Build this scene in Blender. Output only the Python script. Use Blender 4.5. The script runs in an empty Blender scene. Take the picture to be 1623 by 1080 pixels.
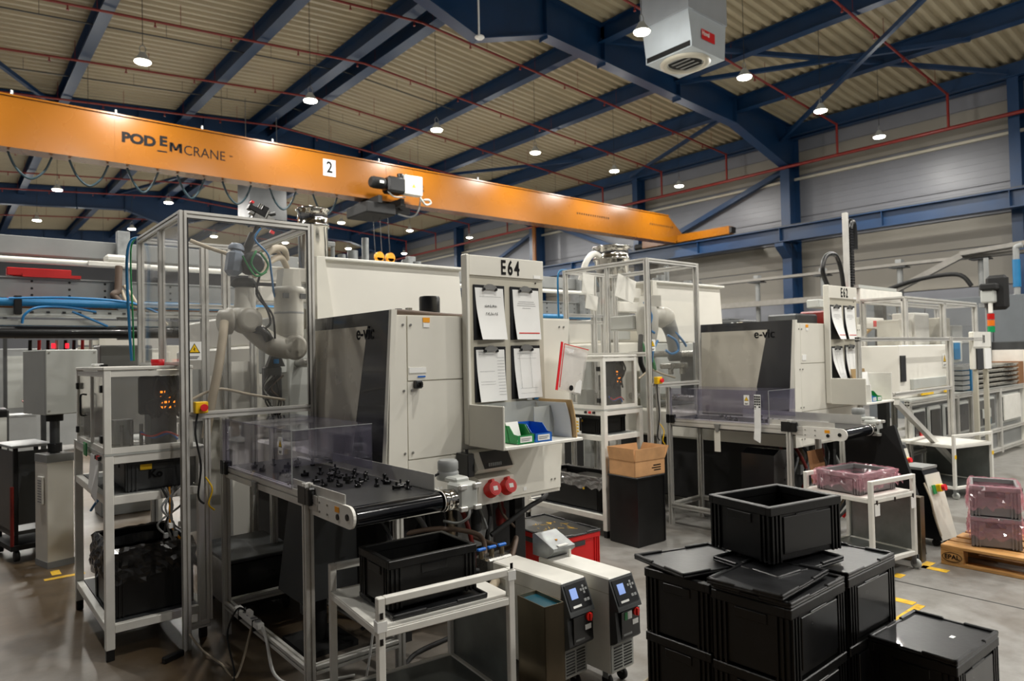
import bpy, math, random
from mathutils import Vector, Matrix, Euler
random.seed(7)
scene = bpy.context.scene
COL = scene.collection
R = math.radians

# ------------------------------------------------------------------ camera
CAM_H = 1.6
F_PX, YAW, PITCH, ROLL = 1088.0, R(50.1), R(1.25), R(-1.25)
def camera_axes():
    a = YAW
    m = Matrix(((math.sin(a), -math.cos(a), 0), (0, 0, -1), (math.cos(a), math.sin(a), 0)))
    c, s = math.cos(PITCH), math.sin(PITCH)
    p = Matrix(((1, 0, 0), (0, c, s), (0, -s, c)))
    c, s = math.cos(ROLL), math.sin(ROLL)
    q = Matrix(((c, -s, 0), (s, c, 0), (0, 0, 1)))
    return q @ p @ m                      # rows: right, down, forward
AX = camera_axes()
cam_data = bpy.data.cameras.new('camera')
cam_data.sensor_width = 36.0
cam_data.lens = 36.0 * F_PX / 1623.0
cam_data.clip_end = 200
cam_data.dof.use_dof = True
cam_data.dof.focus_distance = 3.7
cam_data.dof.aperture_fstop = 2.8
cam = bpy.data.objects.new('camera', cam_data)
COL.objects.link(cam)
rot = Matrix((AX[0], -AX[1], -AX[2])).transposed()
cam.matrix_world = Matrix.Translation((0, 0, CAM_H)) @ rot.to_4x4()
scene.camera = cam

# ------------------------------------------------------------------ world, exposure
world = bpy.data.worlds.new('world'); scene.world = world
world.use_nodes = True
world.node_tree.nodes['Background'].inputs[0].default_value = (0.55, 0.65, 0.8, 1)
world.node_tree.nodes['Background'].inputs[1].default_value = 0.3
vs = scene.view_settings
vs.view_transform = 'Standard'; vs.look = 'None'; vs.gamma = 1.0; vs.use_curve_mapping = False
vs.exposure = 0.02
scene.cycles.max_bounces = 8
scene.cycles.transparent_max_bounces = 24
scene.cycles.sample_clamp_indirect = 4.0
scene.cycles.use_denoising = True
LAMP_W = 150.0          # downward light of one lamp
LAMP_SIDE_W = 42.0      # light spilling sideways from its domed cover
LAMP_RGB = (1.0, 0.97, 0.91)
LAMP_X = [-0.32 + 3.14 * i for i in range(7)]
LAMP_Y = [-4.5, 1.4, 7.3, 13.5, 19.3, 25.0, 30.7, 36.9, 43.0]
LAMP_Z = 7.0

# ------------------------------------------------------------------ materials
def lin(h):
    h = h.lstrip('#'); out = []
    for i in (0, 2, 4):
        c = int(h[i:i+2], 16) / 255
        out.append(c / 12.92 if c <= 0.04045 else ((c + 0.055) / 1.055) ** 2.4)
    return (*out, 1)
MATS = {}
def mat(name, hexcol, rough=0.5, metal=0.0, var=0.06, scale=6.0, bump=0.0, bscale=80.0, spec=0.5, emit=None, coat=0.0, stretch=None):
    m = bpy.data.materials.new(name); m.use_nodes = True
    nt = m.node_tree; b = nt.nodes['Principled BSDF']
    c = lin(hexcol)
    b.inputs['Roughness'].default_value = rough
    b.inputs['Metallic'].default_value = metal
    b.inputs['Specular IOR Level'].default_value = spec
    b.inputs['Coat Weight'].default_value = coat
    tc = nt.nodes.new('ShaderNodeTexCoord')
    src = tc.outputs['Object']
    if stretch:
        mp = nt.nodes.new('ShaderNodeMapping'); mp.inputs['Scale'].default_value = stretch
        nt.links.new(src, mp.inputs[0]); src = mp.outputs[0]
    n = nt.nodes.new('ShaderNodeTexNoise'); n.inputs['Scale'].default_value = scale; n.inputs['Detail'].default_value = 5
    nt.links.new(src, n.inputs['Vector'])
    r = nt.nodes.new('ShaderNodeValToRGB')
    lo = tuple(max(0, x * (1 - var * 2)) for x in c[:3]) + (1,)
    hi = tuple(min(1, x * (1 + var)) for x in c[:3]) + (1,)
    r.color_ramp.elements[0].position = 0.3; r.color_ramp.elements[0].color = lo
    r.color_ramp.elements[1].position = 0.7; r.color_ramp.elements[1].color = hi
    nt.links.new(n.outputs['Fac'], r.inputs[0]); nt.links.new(r.outputs[0], b.inputs['Base Color'])
    rr = nt.nodes.new('ShaderNodeMapRange')
    rr.inputs['To Min'].default_value = max(0.02, rough - 0.08); rr.inputs['To Max'].default_value = min(1, rough + 0.08)
    nt.links.new(n.outputs['Fac'], rr.inputs[0]); nt.links.new(rr.outputs[0], b.inputs['Roughness'])
    if bump:
        n2 = nt.nodes.new('ShaderNodeTexNoise'); n2.inputs['Scale'].default_value = bscale; n2.inputs['Detail'].default_value = 3
        nt.links.new(src, n2.inputs['Vector'])
        bp = nt.nodes.new('ShaderNodeBump'); bp.inputs['Strength'].default_value = bump; bp.inputs['Distance'].default_value = 0.01
        nt.links.new(n2.outputs['Fac'], bp.inputs['Height']); nt.links.new(bp.outputs[0], b.inputs['Normal'])
    if emit:
        b.inputs['Emission Color'].default_value = lin(emit[0]); b.inputs['Emission Strength'].default_value = emit[1]
    MATS[name] = m
    return m
def clear(name, tint, refl=0.06, rough=0.05, alpha=0.0, body='#ffffff'):
    """thin transparent sheet: see-through, tinted, with fresnel reflection and a little haze of its own colour"""
    m = bpy.data.materials.new(name); m.use_nodes = True
    nt = m.node_tree; nt.nodes.clear()
    out = nt.nodes.new('ShaderNodeOutputMaterial')
    t = nt.nodes.new('ShaderNodeBsdfTransparent'); t.inputs[0].default_value = lin(tint)
    g = nt.nodes.new('ShaderNodeBsdfGlossy'); g.inputs['Roughness'].default_value = rough; g.inputs[0].default_value = (1, 1, 1, 1)
    lw = nt.nodes.new('ShaderNodeLayerWeight'); lw.inputs['Blend'].default_value = 0.5
    pw = nt.nodes.new('ShaderNodeMath'); pw.operation = 'POWER'; pw.inputs[1].default_value = 4.0
    nt.links.new(lw.outputs['Facing'], pw.inputs[0])
    fr = nt.nodes.new('ShaderNodeMath'); fr.operation = 'MULTIPLY_ADD'; fr.inputs[1].default_value = 0.55; fr.inputs[2].default_value = 0.035
    nt.links.new(pw.outputs[0], fr.inputs[0])
    mx = nt.nodes.new('ShaderNodeMixShader')
    d = nt.nodes.new('ShaderNodeBsdfDiffuse'); d.inputs[0].default_value = lin(body)
    tr = nt.nodes.new('ShaderNodeBsdfTranslucent'); tr.inputs[0].default_value = lin(body)
    ad = nt.nodes.new('ShaderNodeMixShader'); ad.inputs[0].default_value = 0.5
    nt.links.new(d.outputs[0], ad.inputs[1]); nt.links.new(tr.outputs[0], ad.inputs[2])
    m2 = nt.nodes.new('ShaderNodeMixShader')
    tc = nt.nodes.new('ShaderNodeTexCoord'); nz = nt.nodes.new('ShaderNodeTexNoise'); nz.inputs['Scale'].default_value = 3; nz.inputs['Detail'].default_value = 6
    nt.links.new(tc.outputs['Object'], nz.inputs['Vector'])
    mr = nt.nodes.new('ShaderNodeMapRange'); mr.inputs['From Min'].default_value = 0.3; mr.inputs['From Max'].default_value = 0.7
    mr.inputs['To Min'].default_value = alpha * 0.6; mr.inputs['To Max'].default_value = alpha * 1.4
    nt.links.new(nz.outputs['Fac'], mr.inputs[0]); nt.links.new(mr.outputs[0], m2.inputs[0])
    nt.links.new(t.outputs[0], m2.inputs[1]); nt.links.new(ad.outputs[0], m2.inputs[2])
    nt.links.new(fr.outputs[0], mx.inputs[0]); nt.links.new(m2.outputs[0], mx.inputs[1]); nt.links.new(g.outputs[0], mx.inputs[2])
    nt.links.new(mx.outputs[0], out.inputs[0])
    MATS[name] = m
    return m
mat('alu', '#cfcdc7', 0.36, 0.35, 0.05, 8)
mat('alu_dark', '#8a8781', 0.45, 0.4, 0.06, 8)
mat('slot', '#2c2b29', 0.6)
mat('cream', '#dedbd0', 0.4, 0, 0.03, 3)
mat('cream_dark', '#bdb8a8', 0.45, 0, 0.04, 3)
mat('white_paint', '#e4e2da', 0.38, 0, 0.04, 9)
mat('panel_white', '#e4e1d8', 0.33, 0, 0.02, 2)
mat('grey_paint', '#b3b5b0', 0.45, 0, 0.03, 4)
mat('partition', '#5f6468', 0.5, 0, 0.05, 3)
mat('grey_mid', '#8b8d8c', 0.45, 0, 0.05, 5)
mat('grey_dark', '#3b3d3e', 0.45, 0, 0.08, 5)
mat('smoked', '#2b2b2e', 0.16, 0, 0.05, 2, coat=0.25)
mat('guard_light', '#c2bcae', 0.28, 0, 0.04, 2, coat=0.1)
mat('smoked_bright', '#9a9689', 0.2, 0, 0.04, 2, coat=0.2)
mat('black_plastic', '#0c0c0c', 0.38, 0, 0.2, 12, 0.05, 60)
mat('black_lid', '#131416', 0.32, 0, 0.3, 7, 0.05, 50, coat=0.15)
mat('black_part', '#0c0c0d', 0.3, 0, 0.1)
mat('black_satin', '#101113', 0.3, 0, 0.1, coat=0.2)
mat('black_matte', '#121212', 0.75, 0, 0.15)
mat('rubber', '#1b1b1b', 0.7, 0, 0.1)
mat('belt', '#2a2a2a', 0.35, 0, 0.15, 4)
mat('roller', '#0b0c10', 0.14, 0, 0.1, coat=0.3)
mat('steel', '#a3a29d', 0.28, 0.9, 0.1, 10)
mat('stainless', '#b5b2ab', 0.12, 1.0, 0.05, 3)
mat('galv', '#9a9d9d', 0.4, 0.7, 0.15, 14)
mat('zinc_sheet', '#8f9391', 0.35, 0.8, 0.15, 5)
mat('bronze_steel', '#8a7d68', 0.3, 0.9, 0.15, 4, stretch=(1, 1, .2))
mat('blue_steel', '#0b2f52', 0.42, 0, 0.08, 2)
mat('orange', '#834e03', 0.28, 0, 0.04, 0.8, coat=0.3)
mat('red_pipe', '#7a2019', 0.4, 0, 0.08)
mat('red', '#cf1c1c', 0.35, 0, 0.06)
mat('red_bright', '#e3202a', 0.35, 0, 0.04)
mat('red_sock', '#d9281f', 0.35, 0, 0.05)
mat('yellow', '#f2c414', 0.4, 0, 0.04)
mat('tape_yellow', '#d9ac25', 0.6, 0, 0.2, 18)
mat('orange_sticker', '#f0a010', 0.5, 0, 0.02)
mat('white', '#eeeeea', 0.5, 0, 0.02)
mat('paper', '#e9e9e6', 0.7, 0, 0.02)
mat('ink', '#101011', 0.8, 0, 0.02, spec=0.2)
mat('ink_grey', '#8a8a8c', 0.7, 0, 0.02)
mat('green', '#1d8a48', 0.4, 0, 0.04)
mat('blue_bin', '#1767c4', 0.4, 0, 0.04)
mat('blue_tube', '#1d6f9f', 0.35, 0, 0.05)
mat('teal', '#0f4a5a', 0.3, 0, 0.04)
mat('festoon', '#0b2c35', 0.5, 0, 0.04)
mat('blue_light', '#2a7ab4', 0.35, 0, 0.05)
mat('hose_beige', '#b7aa94', 0.55, 0, 0.08)
mat('robot', '#aaa69b', 0.4, 0, 0.06, 5)
mat('robot_light', '#c3c0b6', 0.4, 0, 0.05, 5)
mat('robot_grey', '#7f8a99', 0.45, 0, 0.08, 5)
mat('card', '#c79767', 0.75, 0, 0.08, 10)
mat('card_dark', '#8a5f3a', 0.8, 0, 0.08, 10)
mat('card_folder', '#c9a877', 0.7, 0, 0.05, 10)
mat('wood', '#c99658', 0.6, 0, 0.16, 5, 0.08, 40, stretch=(9, 1, 9))
mat('wood_b', '#b5854b', 0.6, 0, 0.18, 5, 0.08, 40, stretch=(9, 1, 9))
mat('grey_tote', '#7d7b7b', 0.45, 0, 0.05, 6)
mat('wall_clad', '#6d6f75', 0.42, 0, 0.03, 1.2)
mat('wall_clad_b', '#7d7970', 0.42, 0, 0.03, 1.2)
mat('deck', '#aca187', 0.5, 0, 0.04, 0.8)
mat('ahu', '#c3ccd2', 0.35, 0, 0.03, 3)
mat('ahu_side', '#a9afb5', 0.4, 0, 0.03, 3)
mat('brown_cable', '#5b4a3d', 0.6, 0, 0.1)
mat('screen', '#9db8f0', 0.2, 0, 0.02, emit=('#7f9cf0', 0.25))
mat('led_orange', '#ff8a1a', 0.4, 0, 0.02, emit=('#ff8a1a', 2.5))
mat('led_green', '#30d060', 0.4, 0, 0.02, emit=('#30d060', 1.2))
mat('led_red', '#ff2030', 0.4, 0, 0.02, emit=('#ff2030', 2.0))
mat('lamp_glow', '#ffffff', 0.4, 0, 0.0, emit=('#fff6e0', 26.0))
mat('red_glass', '#b3160f', 0.25, 0, 0.03)
mat('amber_glass', '#d9701a', 0.25, 0, 0.03)
mat('green_glass', '#128a50', 0.25, 0, 0.03)
clear('acrylic', '#fafafa', alpha=0.045, body='#c9c6bd', rough=0.05)
clear('acrylic_grey', '#f2f2f2', alpha=0.10, body='#c4c1b8', rough=0.08)
clear('cover_clear', '#ecebf2', alpha=0.05, body='#b4b2c0', rough=0.04)
clear('pink_film', '#fff0f3', alpha=0.2, body='#ffbccb', rough=0.14)
clear('clear_bag', '#f8f6f4', alpha=0.30, body='#f6f3ef', rough=0.12)
clear('dark_bag', '#8a8683', alpha=0.30, body='#5a5754', rough=0.15)

# concrete floor: grain, stains and a worn gloss
def floor_material():
    m = bpy.data.materials.new('concrete'); m.use_nodes = True
    nt = m.node_tree; b = nt.nodes['Principled BSDF']
    tc = nt.nodes.new('ShaderNodeTexCoord')
    big = nt.nodes.new('ShaderNodeTexNoise'); big.inputs['Scale'].default_value = 0.35; big.inputs['Detail'].default_value = 6
    fine = nt.nodes.new('ShaderNodeTexNoise'); fine.inputs['Scale'].default_value = 7; fine.inputs['Detail'].default_value = 8; fine.inputs['Roughness'].default_value = 0.65
    stain = nt.nodes.new('ShaderNodeTexNoise'); stain.inputs['Scale'].default_value = 1.4; stain.inputs['Detail'].default_value = 9; stain.inputs['Distortion'].default_value = 0.8
    for n in (big, fine, stain): nt.links.new(tc.outputs['Object'], n.inputs['Vector'])
    r1 = nt.nodes.new('ShaderNodeValToRGB')
    r1.color_ramp.elements[0].position = 0.42; r1.color_ramp.elements[0].color = lin('#5b4c39')
    r1.color_ramp.elements[1].position = 0.58; r1.color_ramp.elements[1].color = lin('#8a8884')
    sx_ = nt.nodes.new('ShaderNodeSeparateXYZ'); nt.links.new(tc.outputs['Object'], sx_.inputs[0])
    gx = nt.nodes.new('ShaderNodeMapRange'); gx.inputs['From Min'].default_value = 0.8; gx.inputs['From Max'].default_value = 4.5
    gx.inputs['To Min'].default_value = -0.12; gx.inputs['To Max'].default_value = 0.16          # browner and darker towards the left aisle, greyer towards the right
    nt.links.new(sx_.outputs[0], gx.inputs[0])
    ad = nt.nodes.new('ShaderNodeMath'); nt.links.new(big.outputs['Fac'], ad.inputs[0]); nt.links.new(gx.outputs[0], ad.inputs[1])
    nt.links.new(ad.outputs[0], r1.inputs[0])
    r2 = nt.nodes.new('ShaderNodeValToRGB')
    r2.color_ramp.elements[0].position = 0.3; r2.color_ramp.elements[0].color = (0.62, 0.6, 0.57, 1)
    r2.color_ramp.elements[1].position = 0.6; r2.color_ramp.elements[1].color = (1, 1, 1, 1)
    nt.links.new(fine.outputs['Fac'], r2.inputs[0])
    r3 = nt.nodes.new('ShaderNodeValToRGB')
    r3.color_ramp.elements[0].position = 0.28; r3.color_ramp.elements[0].color = (0.5, 0.44, 0.37, 1)
    r3.color_ramp.elements[1].position = 0.48; r3.color_ramp.elements[1].color = (1, 1, 1, 1)
    nt.links.new(stain.outputs['Fac'], r3.inputs[0])
    m1 = nt.nodes.new('ShaderNodeMix'); m1.data_type = 'RGBA'; m1.blend_type = 'MULTIPLY'; m1.inputs[0].default_value = 0.8
    nt.links.new(r1.outputs[0], m1.inputs[6]); nt.links.new(r2.outputs[0], m1.inputs[7])
    m2 = nt.nodes.new('ShaderNodeMix'); m2.data_type = 'RGBA'; m2.blend_type = 'MULTIPLY'; m2.inputs[0].default_value = 0.8
    nt.links.new(m1.outputs[2], m2.inputs[6]); nt.links.new(r3.outputs[0], m2.inputs[7])
    nt.links.new(m2.outputs[2], b.inputs['Base Color'])
    mr = nt.nodes.new('ShaderNodeMapRange'); mr.inputs['To Min'].default_value = 0.22; mr.inputs['To Max'].default_value = 0.5
    nt.links.new(stain.outputs['Fac'], mr.inputs[0]); nt.links.new(mr.outputs[0], b.inputs['Roughness'])
    bp = nt.nodes.new('ShaderNodeBump'); bp.inputs['Strength'].default_value = 0.12; bp.inputs['Distance'].default_value = 0.01
    nt.links.new(fine.outputs['Fac'], bp.inputs['Height']); nt.links.new(bp.outputs[0], b.inputs['Normal'])
    MATS['concrete'] = m
floor_material()

# ------------------------------------------------------------------ mesh helpers
class MB:
    """collects faces; build() links them as ONE mesh object"""
    def __init__(self, T=None):
        self.v, self.f, self.s, self.T = [], [], [], T
    def add(self, vs, fs, smooth=False):
        o = len(self.v)
        for p in vs:
            p = Vector(p)
            self.v.append(self.T @ p if self.T else p)
        for k in fs:
            self.f.append(tuple(i + o for i in k)); self.s.append(smooth)
        return self
    def box(self, x0, x1, y0, y1, z0, z1, c=0.0):
        if x0 > x1: x0, x1 = x1, x0
        if y0 > y1: y0, y1 = y1, y0
        if z0 > z1: z0, z1 = z1, z0
        c = min(c, (x1-x0)/2.01, (y1-y0)/2.01, (z1-z0)/2.01)
        if c <= 0:
            vs = [(x, y, z) for z in (z0, z1) for y in (y0, y1) for x in (x0, x1)]
            return self.add(vs, [(0, 2, 3, 1), (4, 5, 7, 6), (0, 1, 5, 4), (2, 6, 7, 3), (0, 4, 6, 2), (1, 3, 7, 5)])
        vs, idx = [], {}
        for i, sx in enumerate((x0, x1)):
            for j, sy in enumerate((y0, y1)):
                for k, sz in enumerate((z0, z1)):
                    dx, dy, dz = (c if i == 0 else -c), (c if j == 0 else -c), (c if k == 0 else -c)
                    for a, p in enumerate(((sx, sy+dy, sz+dz), (sx+dx, sy, sz+dz), (sx+dx, sy+dy, sz))):
                        idx[(i, j, k, a)] = len(vs); vs.append(p)
        g = lambda i, j, k, a: idx[(i, j, k, a)]
        fs = []
        for i in (0, 1):
            q = [g(i, 0, 0, 0), g(i, 1, 0, 0), g(i, 1, 1, 0), g(i, 0, 1, 0)]; fs.append(q if i else q[::-1])
            q = [g(0, i, 0, 1), g(0, i, 1, 1), g(1, i, 1, 1), g(1, i, 0, 1)]; fs.append(q if i else q[::-1])
            q = [g(0, 0, i, 2), g(1, 0, i, 2), g(1, 1, i, 2), g(0, 1, i, 2)]; fs.append(q if i else q[::-1])
        for a in (0, 1):
            for b in (0, 1):
                q = [g(a, b, 0, 0), g(a, b, 1, 0), g(a, b, 1, 1), g(a, b, 0, 1)]; fs.append(q if a == b else q[::-1])
                q = [g(a, 0, b, 0), g(a, 0, b, 2), g(a, 1, b, 2), g(a, 1, b, 0)]; fs.append(q if a == b else q[::-1])
                q = [g(0, a, b, 1), g(1, a, b, 1), g(1, a, b, 2), g(0, a, b, 2)]; fs.append(q if a == b else q[::-1])
                for e in (0, 1):
                    q = [g(a, b, e, 0), g(a, b, e, 1), g(a, b, e, 2)]; fs.append(q if (a + b + e) % 2 else q[::-1])
        return self.add(vs, fs)
    def cbox(self, cx, cy, cz, sx, sy, sz, c=0.0):
        return self.box(cx-sx/2, cx+sx/2, cy-sy/2, cy+sy/2, cz-sz/2, cz+sz/2, c)
    @staticmethod
    def frame(d):
        d = d.normalized()
        u = d.cross(Vector((0, 0, 1)))
        if u.length < 1e-4: u = Vector((1, 0, 0))
        u.normalize(); w = u.cross(d).normalized()
        return u, w
    def bar(self, p, q, w, h=None):
        """square bar from p to q; w across (horizontal), h the other way"""
        h = h or w; p, q = Vector(p), Vector(q)
        u, n = self.frame(q - p); u, n = u * w / 2, n * h / 2
        vs = [p-u-n, p+u-n, p+u+n, p-u+n, q-u-n, q+u-n, q+u+n, q-u+n]
        return self.add(vs, [(0, 1, 2, 3), (7, 6, 5, 4), (0, 4, 5, 1), (1, 5, 6, 2), (2, 6, 7, 3), (3, 7, 4, 0)])
    def cyl(self, p, q, r, r2=None, n=16, caps=True):
        r2 = r if r2 is None else r2; p, q = Vector(p), Vector(q)
        u, w = self.frame(q - p); vs = []
        for i in range(n):
            a = 2 * math.pi * i / n; d = u * math.cos(a) + w * math.sin(a)
            vs += [p + d * r, q + d * r2]
        self.add(vs, [(2*i, 2*((i+1) % n), 2*((i+1) % n)+1, 2*i+1) for i in range(n)], True)
        if caps:
            self.add(vs, [tuple(2*i for i in range(n))[::-1], tuple(2*i+1 for i in range(n))])
        return self
    def lathe(self, prof, c=(0, 0, 0), n=24, axis='Z', cap=True):
        vs, c = [], Vector(c)
        for r, z in prof:
            for i in range(n):
                a = 2 * math.pi * i / n; x, y = r * math.cos(a), r * math.sin(a)
                vs.append(c + Vector({'Z': (x, y, z), 'X': (z, x, y), 'Y': (y, z, x)}[axis]))
        fs = [(k*n+i, k*n+(i+1) % n, (k+1)*n+(i+1) % n, (k+1)*n+i) for k in range(len(prof)-1) for i in range(n)]
        self.add(vs, fs, True)
        if cap:
            self.add(vs[:n], [tuple(range(n))[::-1]]); self.add(vs[-n:], [tuple(range(n))])
        return self
    def tube(self, pts, r, n=8, sub=6, caps=True):
        pts = [Vector(p) for p in pts]
        if sub > 1 and len(pts) > 2:
            out = []
            for i in range(len(pts)-1):
                p0, p1, p2, p3 = pts[max(i-1, 0)], pts[i], pts[i+1], pts[min(i+2, len(pts)-1)]
                for k in range(sub):
                    t = k / sub
                    out.append(0.5*((2*p1)+(p2-p0)*t+(2*p0-5*p1+4*p2-p3)*t*t+(3*p1-p0-3*p2+p3)*t**3))
            pts = out + [pts[-1]]
        vs, u = [], None
        for i, p in enumerate(pts):
            d = (pts[min(i+1, len(pts)-1)] - pts[max(i-1, 0)])
            if d.length < 1e-6: d = Vector((0, 0, 1))
            d.normalize()
            if u is None: u, _ = self.frame(d)
            u = (u - d * u.dot(d)).normalized(); w = d.cross(u)
            rr = r(i/(len(pts)-1)) if callable(r) else r
            for k in range(n):
                a = 2 * math.pi * k / n
                vs.append(p + (u * math.cos(a) + w * math.sin(a)) * rr)
        m = len(pts)
        self.add(vs, [(i*n+k, i*n+(k+1) % n, (i+1)*n+(k+1) % n, (i+1)*n+k) for i in range(m-1) for k in range(n)], True)
        if caps:
            self.add(vs[:n], [tuple(range(n))[::-1]]); self.add(vs[-n:], [tuple(range(n))])
        return self
    def prism(self, poly, axis, a, b):
        """polygon (u, v) extruded along an axis: X -> (y, z), Y -> (x, z), Z -> (x, y)"""
        P = {'X': lambda u, v, t: (t, u, v), 'Y': lambda u, v, t: (u, t, v), 'Z': lambda u, v, t: (u, v, t)}[axis]
        n = len(poly)
        ar = sum(poly[i][0]*poly[(i+1) % n][1]-poly[(i+1) % n][0]*poly[i][1] for i in range(n))
        flip = (ar < 0) != (axis == 'Y')
        if a > b: a, b = b, a
        if flip: poly = poly[::-1]
        vs = [P(u, v, a) for u, v in poly] + [P(u, v, b) for u, v in poly]
        return self.add(vs, [tuple(range(n))[::-1], tuple(range(n, 2*n))] + [(i, (i+1) % n, n+(i+1) % n, n+i) for i in range(n)])
    def quad(self, a, b, c, d):
        return self.add([a, b, c, d], [(0, 1, 2, 3)])
    def sphere(self, c, r, n=16, m=10, sz=1.0):
        prof = [(max(1e-4, r*math.sin(math.pi*k/m)), -r*sz*math.cos(math.pi*k/m)) for k in range(m+1)]
        return self.lathe(prof, c, n, 'Z', False)
    def build(self, name, material, parent=None):
        me = bpy.data.meshes.new(name)
        me.from_pydata([tuple(v) for v in self.v], [], self.f)
        me.polygons.foreach_set('use_smooth', self.s)
        me.materials.append(MATS[material]); me.update()
        return link(name, me, parent)
def link(name, me, parent=None):
    o = bpy.data.objects.new(name, me); COL.objects.link(o)
    if parent is not None: o.parent = parent
    return o
def tag(o, label, cat, group=None):
    o['label'] = label; o['category'] = cat
    if group: o['group'] = group
    return o
def thing(name, label, cat, loc=(0, 0, 0), rz=0.0, group=None):
    o = bpy.data.objects.new(name, None); COL.objects.link(o)
    o.empty_display_size = 0.05
    o.location = loc; o.rotation_euler = (0, 0, rz)
    return tag(o, label, cat, group)
def struct(o):
    o['kind'] = 'structure'; return o
def stuff(o):
    o['kind'] = 'stuff'; return o
def dup(root, loc=None, rz=None, label=None, group=None, parent=None):
    r = root.copy(); COL.objects.link(r); r.parent = parent
    if loc is not None: r.location = loc
    if rz is not None: r.rotation_euler = (0, 0, rz)
    if label: r['label'] = label
    if group: r['group'] = group
    for ch in list(root.children):
        c = ch.copy(); COL.objects.link(c); c.parent = r
        for g in ch.children:
            d = g.copy(); COL.objects.link(d); d.parent = c
    return r
def B(name, m, parent, *a, c=0.0):
    """one box part"""
    return MB().box(*a, c=c).build(name, m, parent)
_tc = {}
def text_data(body, size, bold=0.0, depth=0.002, sx=1.0, gap=1.0):
    key = (body, size, bold, depth, sx, gap)
    if key in _tc: return _tc[key]
    cu = bpy.data.curves.new('text', 'FONT'); cu.body = body; cu.size = size; cu.extrude = depth / 2; cu.offset = bold
    cu.align_x = 'CENTER'; cu.align_y = 'CENTER'; cu.resolution_u = 3; cu.space_character = gap
    ob = bpy.data.objects.new('text', cu); COL.objects.link(ob)
    me0 = ob.evaluated_get(bpy.context.evaluated_depsgraph_get()).to_mesh()
    vs = [Vector((v.co.x * sx, v.co.y, v.co.z)) for v in me0.vertices]; fs = [tuple(p.vertices) for p in me0.polygons]
    bpy.data.objects.remove(ob); bpy.data.curves.remove(cu)
    _tc[key] = (vs, fs)
    return vs, fs
FACE = {'-Y': Matrix(((1, 0, 0), (0, 0, -1), (0, 1, 0))), '-X': Matrix(((0, 0, -1), (-1, 0, 0), (0, 1, 0)))}
def text(name, body, size, loc, m, parent=None, face='-Y', bold=0.0, sx=1.0, tilt=None, gap=1.0):
    vs, fs = text_data(body, size, bold, 0.002, sx, gap)
    T = Matrix.Translation(loc) @ (tilt or Matrix.Identity(4)) @ FACE[face].to_4x4()
    return MB(T).add(vs, fs).build(name, m, parent)
def warn_sign(parent, loc, face='-Y', w=0.06, h=0.1, name='warning_sign'):
    """white plate with a yellow triangle, black border and small print"""
    T = Matrix.Translation(loc) @ FACE[face].to_4x4()
    s = MB(T).box(-w/2, w/2, -h/2, h/2, 0, 0.0015).build(name, 'white', parent)
    t = w * 0.42; cy = h * 0.12
    tri = lambda k: [(-t*k, cy-t*0.8*k), (t*k, cy-t*0.8*k), (0, cy+t*1.0*k)]
    b1 = MB(T).prism(tri(1.0), 'Z', 0.0015, 0.002); b2 = MB(T).prism(tri(0.8), 'Z', 0.002, 0.0025)
    k1 = b1.build('triangle_border', 'ink', None if parent is None else s)
    k2 = b2.build('triangle', 'yellow', s)
    pr = MB(T)
    pr.prism([(-t*.12, cy+t*.35), (t*.2, cy-t*.05), (t*.02, cy-t*.05), (t*.12, cy-t*.55), (-t*.2, cy-t*.02), (0, cy-t*.02)], 'Z', 0.0025, 0.003)
    for k in range(3):
        pr.box(-w*.33, w*.33*(1-.2*k), -h*.32-k*h*.055, -h*.29-k*h*.055, 0.0015, 0.002)
    pr.build('print', 'ink', s)
    return s

# ================================================================== THE HALL
XW, RIDGE = 21.15, 8.35
XL, Y0, Y1 = -4.45, -9.0, 56.0
def roof(x): return 9.62 - 0.076 * abs(x - RIDGE)
MAIN_Y = [-1.1, 10.9, 22.9, 34.9, 46.9]
COL_Y = [-1.1, 4.95, 10.9, 17.1, 22.9, 29.1, 34.9, 41.1, 46.9]

struct(MB().box(XL, XW + 0.2, Y0, Y1, -0.25, 0.0).build('floor', 'concrete'))
wr = struct(MB().box(XW, XW + 0.2, Y0, Y1, 0, 8.6).build('wall_right', 'wall_clad'))
struct(MB().box(XL - 0.2, XL, Y0, Y1, -0.2, 8.65).build('wall_left', 'wall_clad'))
struct(MB().prism([(XL, 0), (XW, 0), (XW, 8.6), (RIDGE, 9.6), (XL, 8.6)], 'Y', Y1, Y1 + 0.2).build('wall_far', 'wall_clad'))
struct(MB().prism([(XL, 0), (XW, 0), (XW, 8.6), (RIDGE, 9.6), (XL, 8.6)], 'Y', Y0 - 0.2, Y0).build('wall_near', 'wall_clad'))

# cladding panels of the right wall, one per bay and band, with open joints between them
bands = [(0.0, 1.05), (1.05, 2.1), (2.1, 3.15), (3.15, 4.2), (4.2, 5.0), (5.0, 5.8), (5.8, 7.15), (7.15, 7.9), (7.9, 8.6)]
_pm = {}
for i in range(len(COL_Y) - 1):
    for j, (a, b) in enumerate(bands):
        ya, yb = COL_Y[i], COL_Y[i + 1]
        key = (round(yb - ya, 2), j)
        if key not in _pm:
            m = MB(); L = yb - ya
            m.box(-0.035, 0, 0.012, L - 0.012, 0.012, b - a - 0.012, 0.008)
            if j == 5 or j == 6:                                # ribbed sheet
                n = 10 if j == 5 else 7
                for k in range(n):
                    z = 0.06 + k * (b - a - 0.1) / n
                    m.box(-0.043, -0.034, 0.02, L - 0.02, z, z + 0.018)
            o = m.build('cladding_panel', 'wall_clad_b' if j in (3, 4, 7) else 'wall_clad', wr)
            _pm[key] = o
        else:
            o = link('cladding_panel', _pm[key].data, wr)
        o.location = (XW, ya, a)

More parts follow.
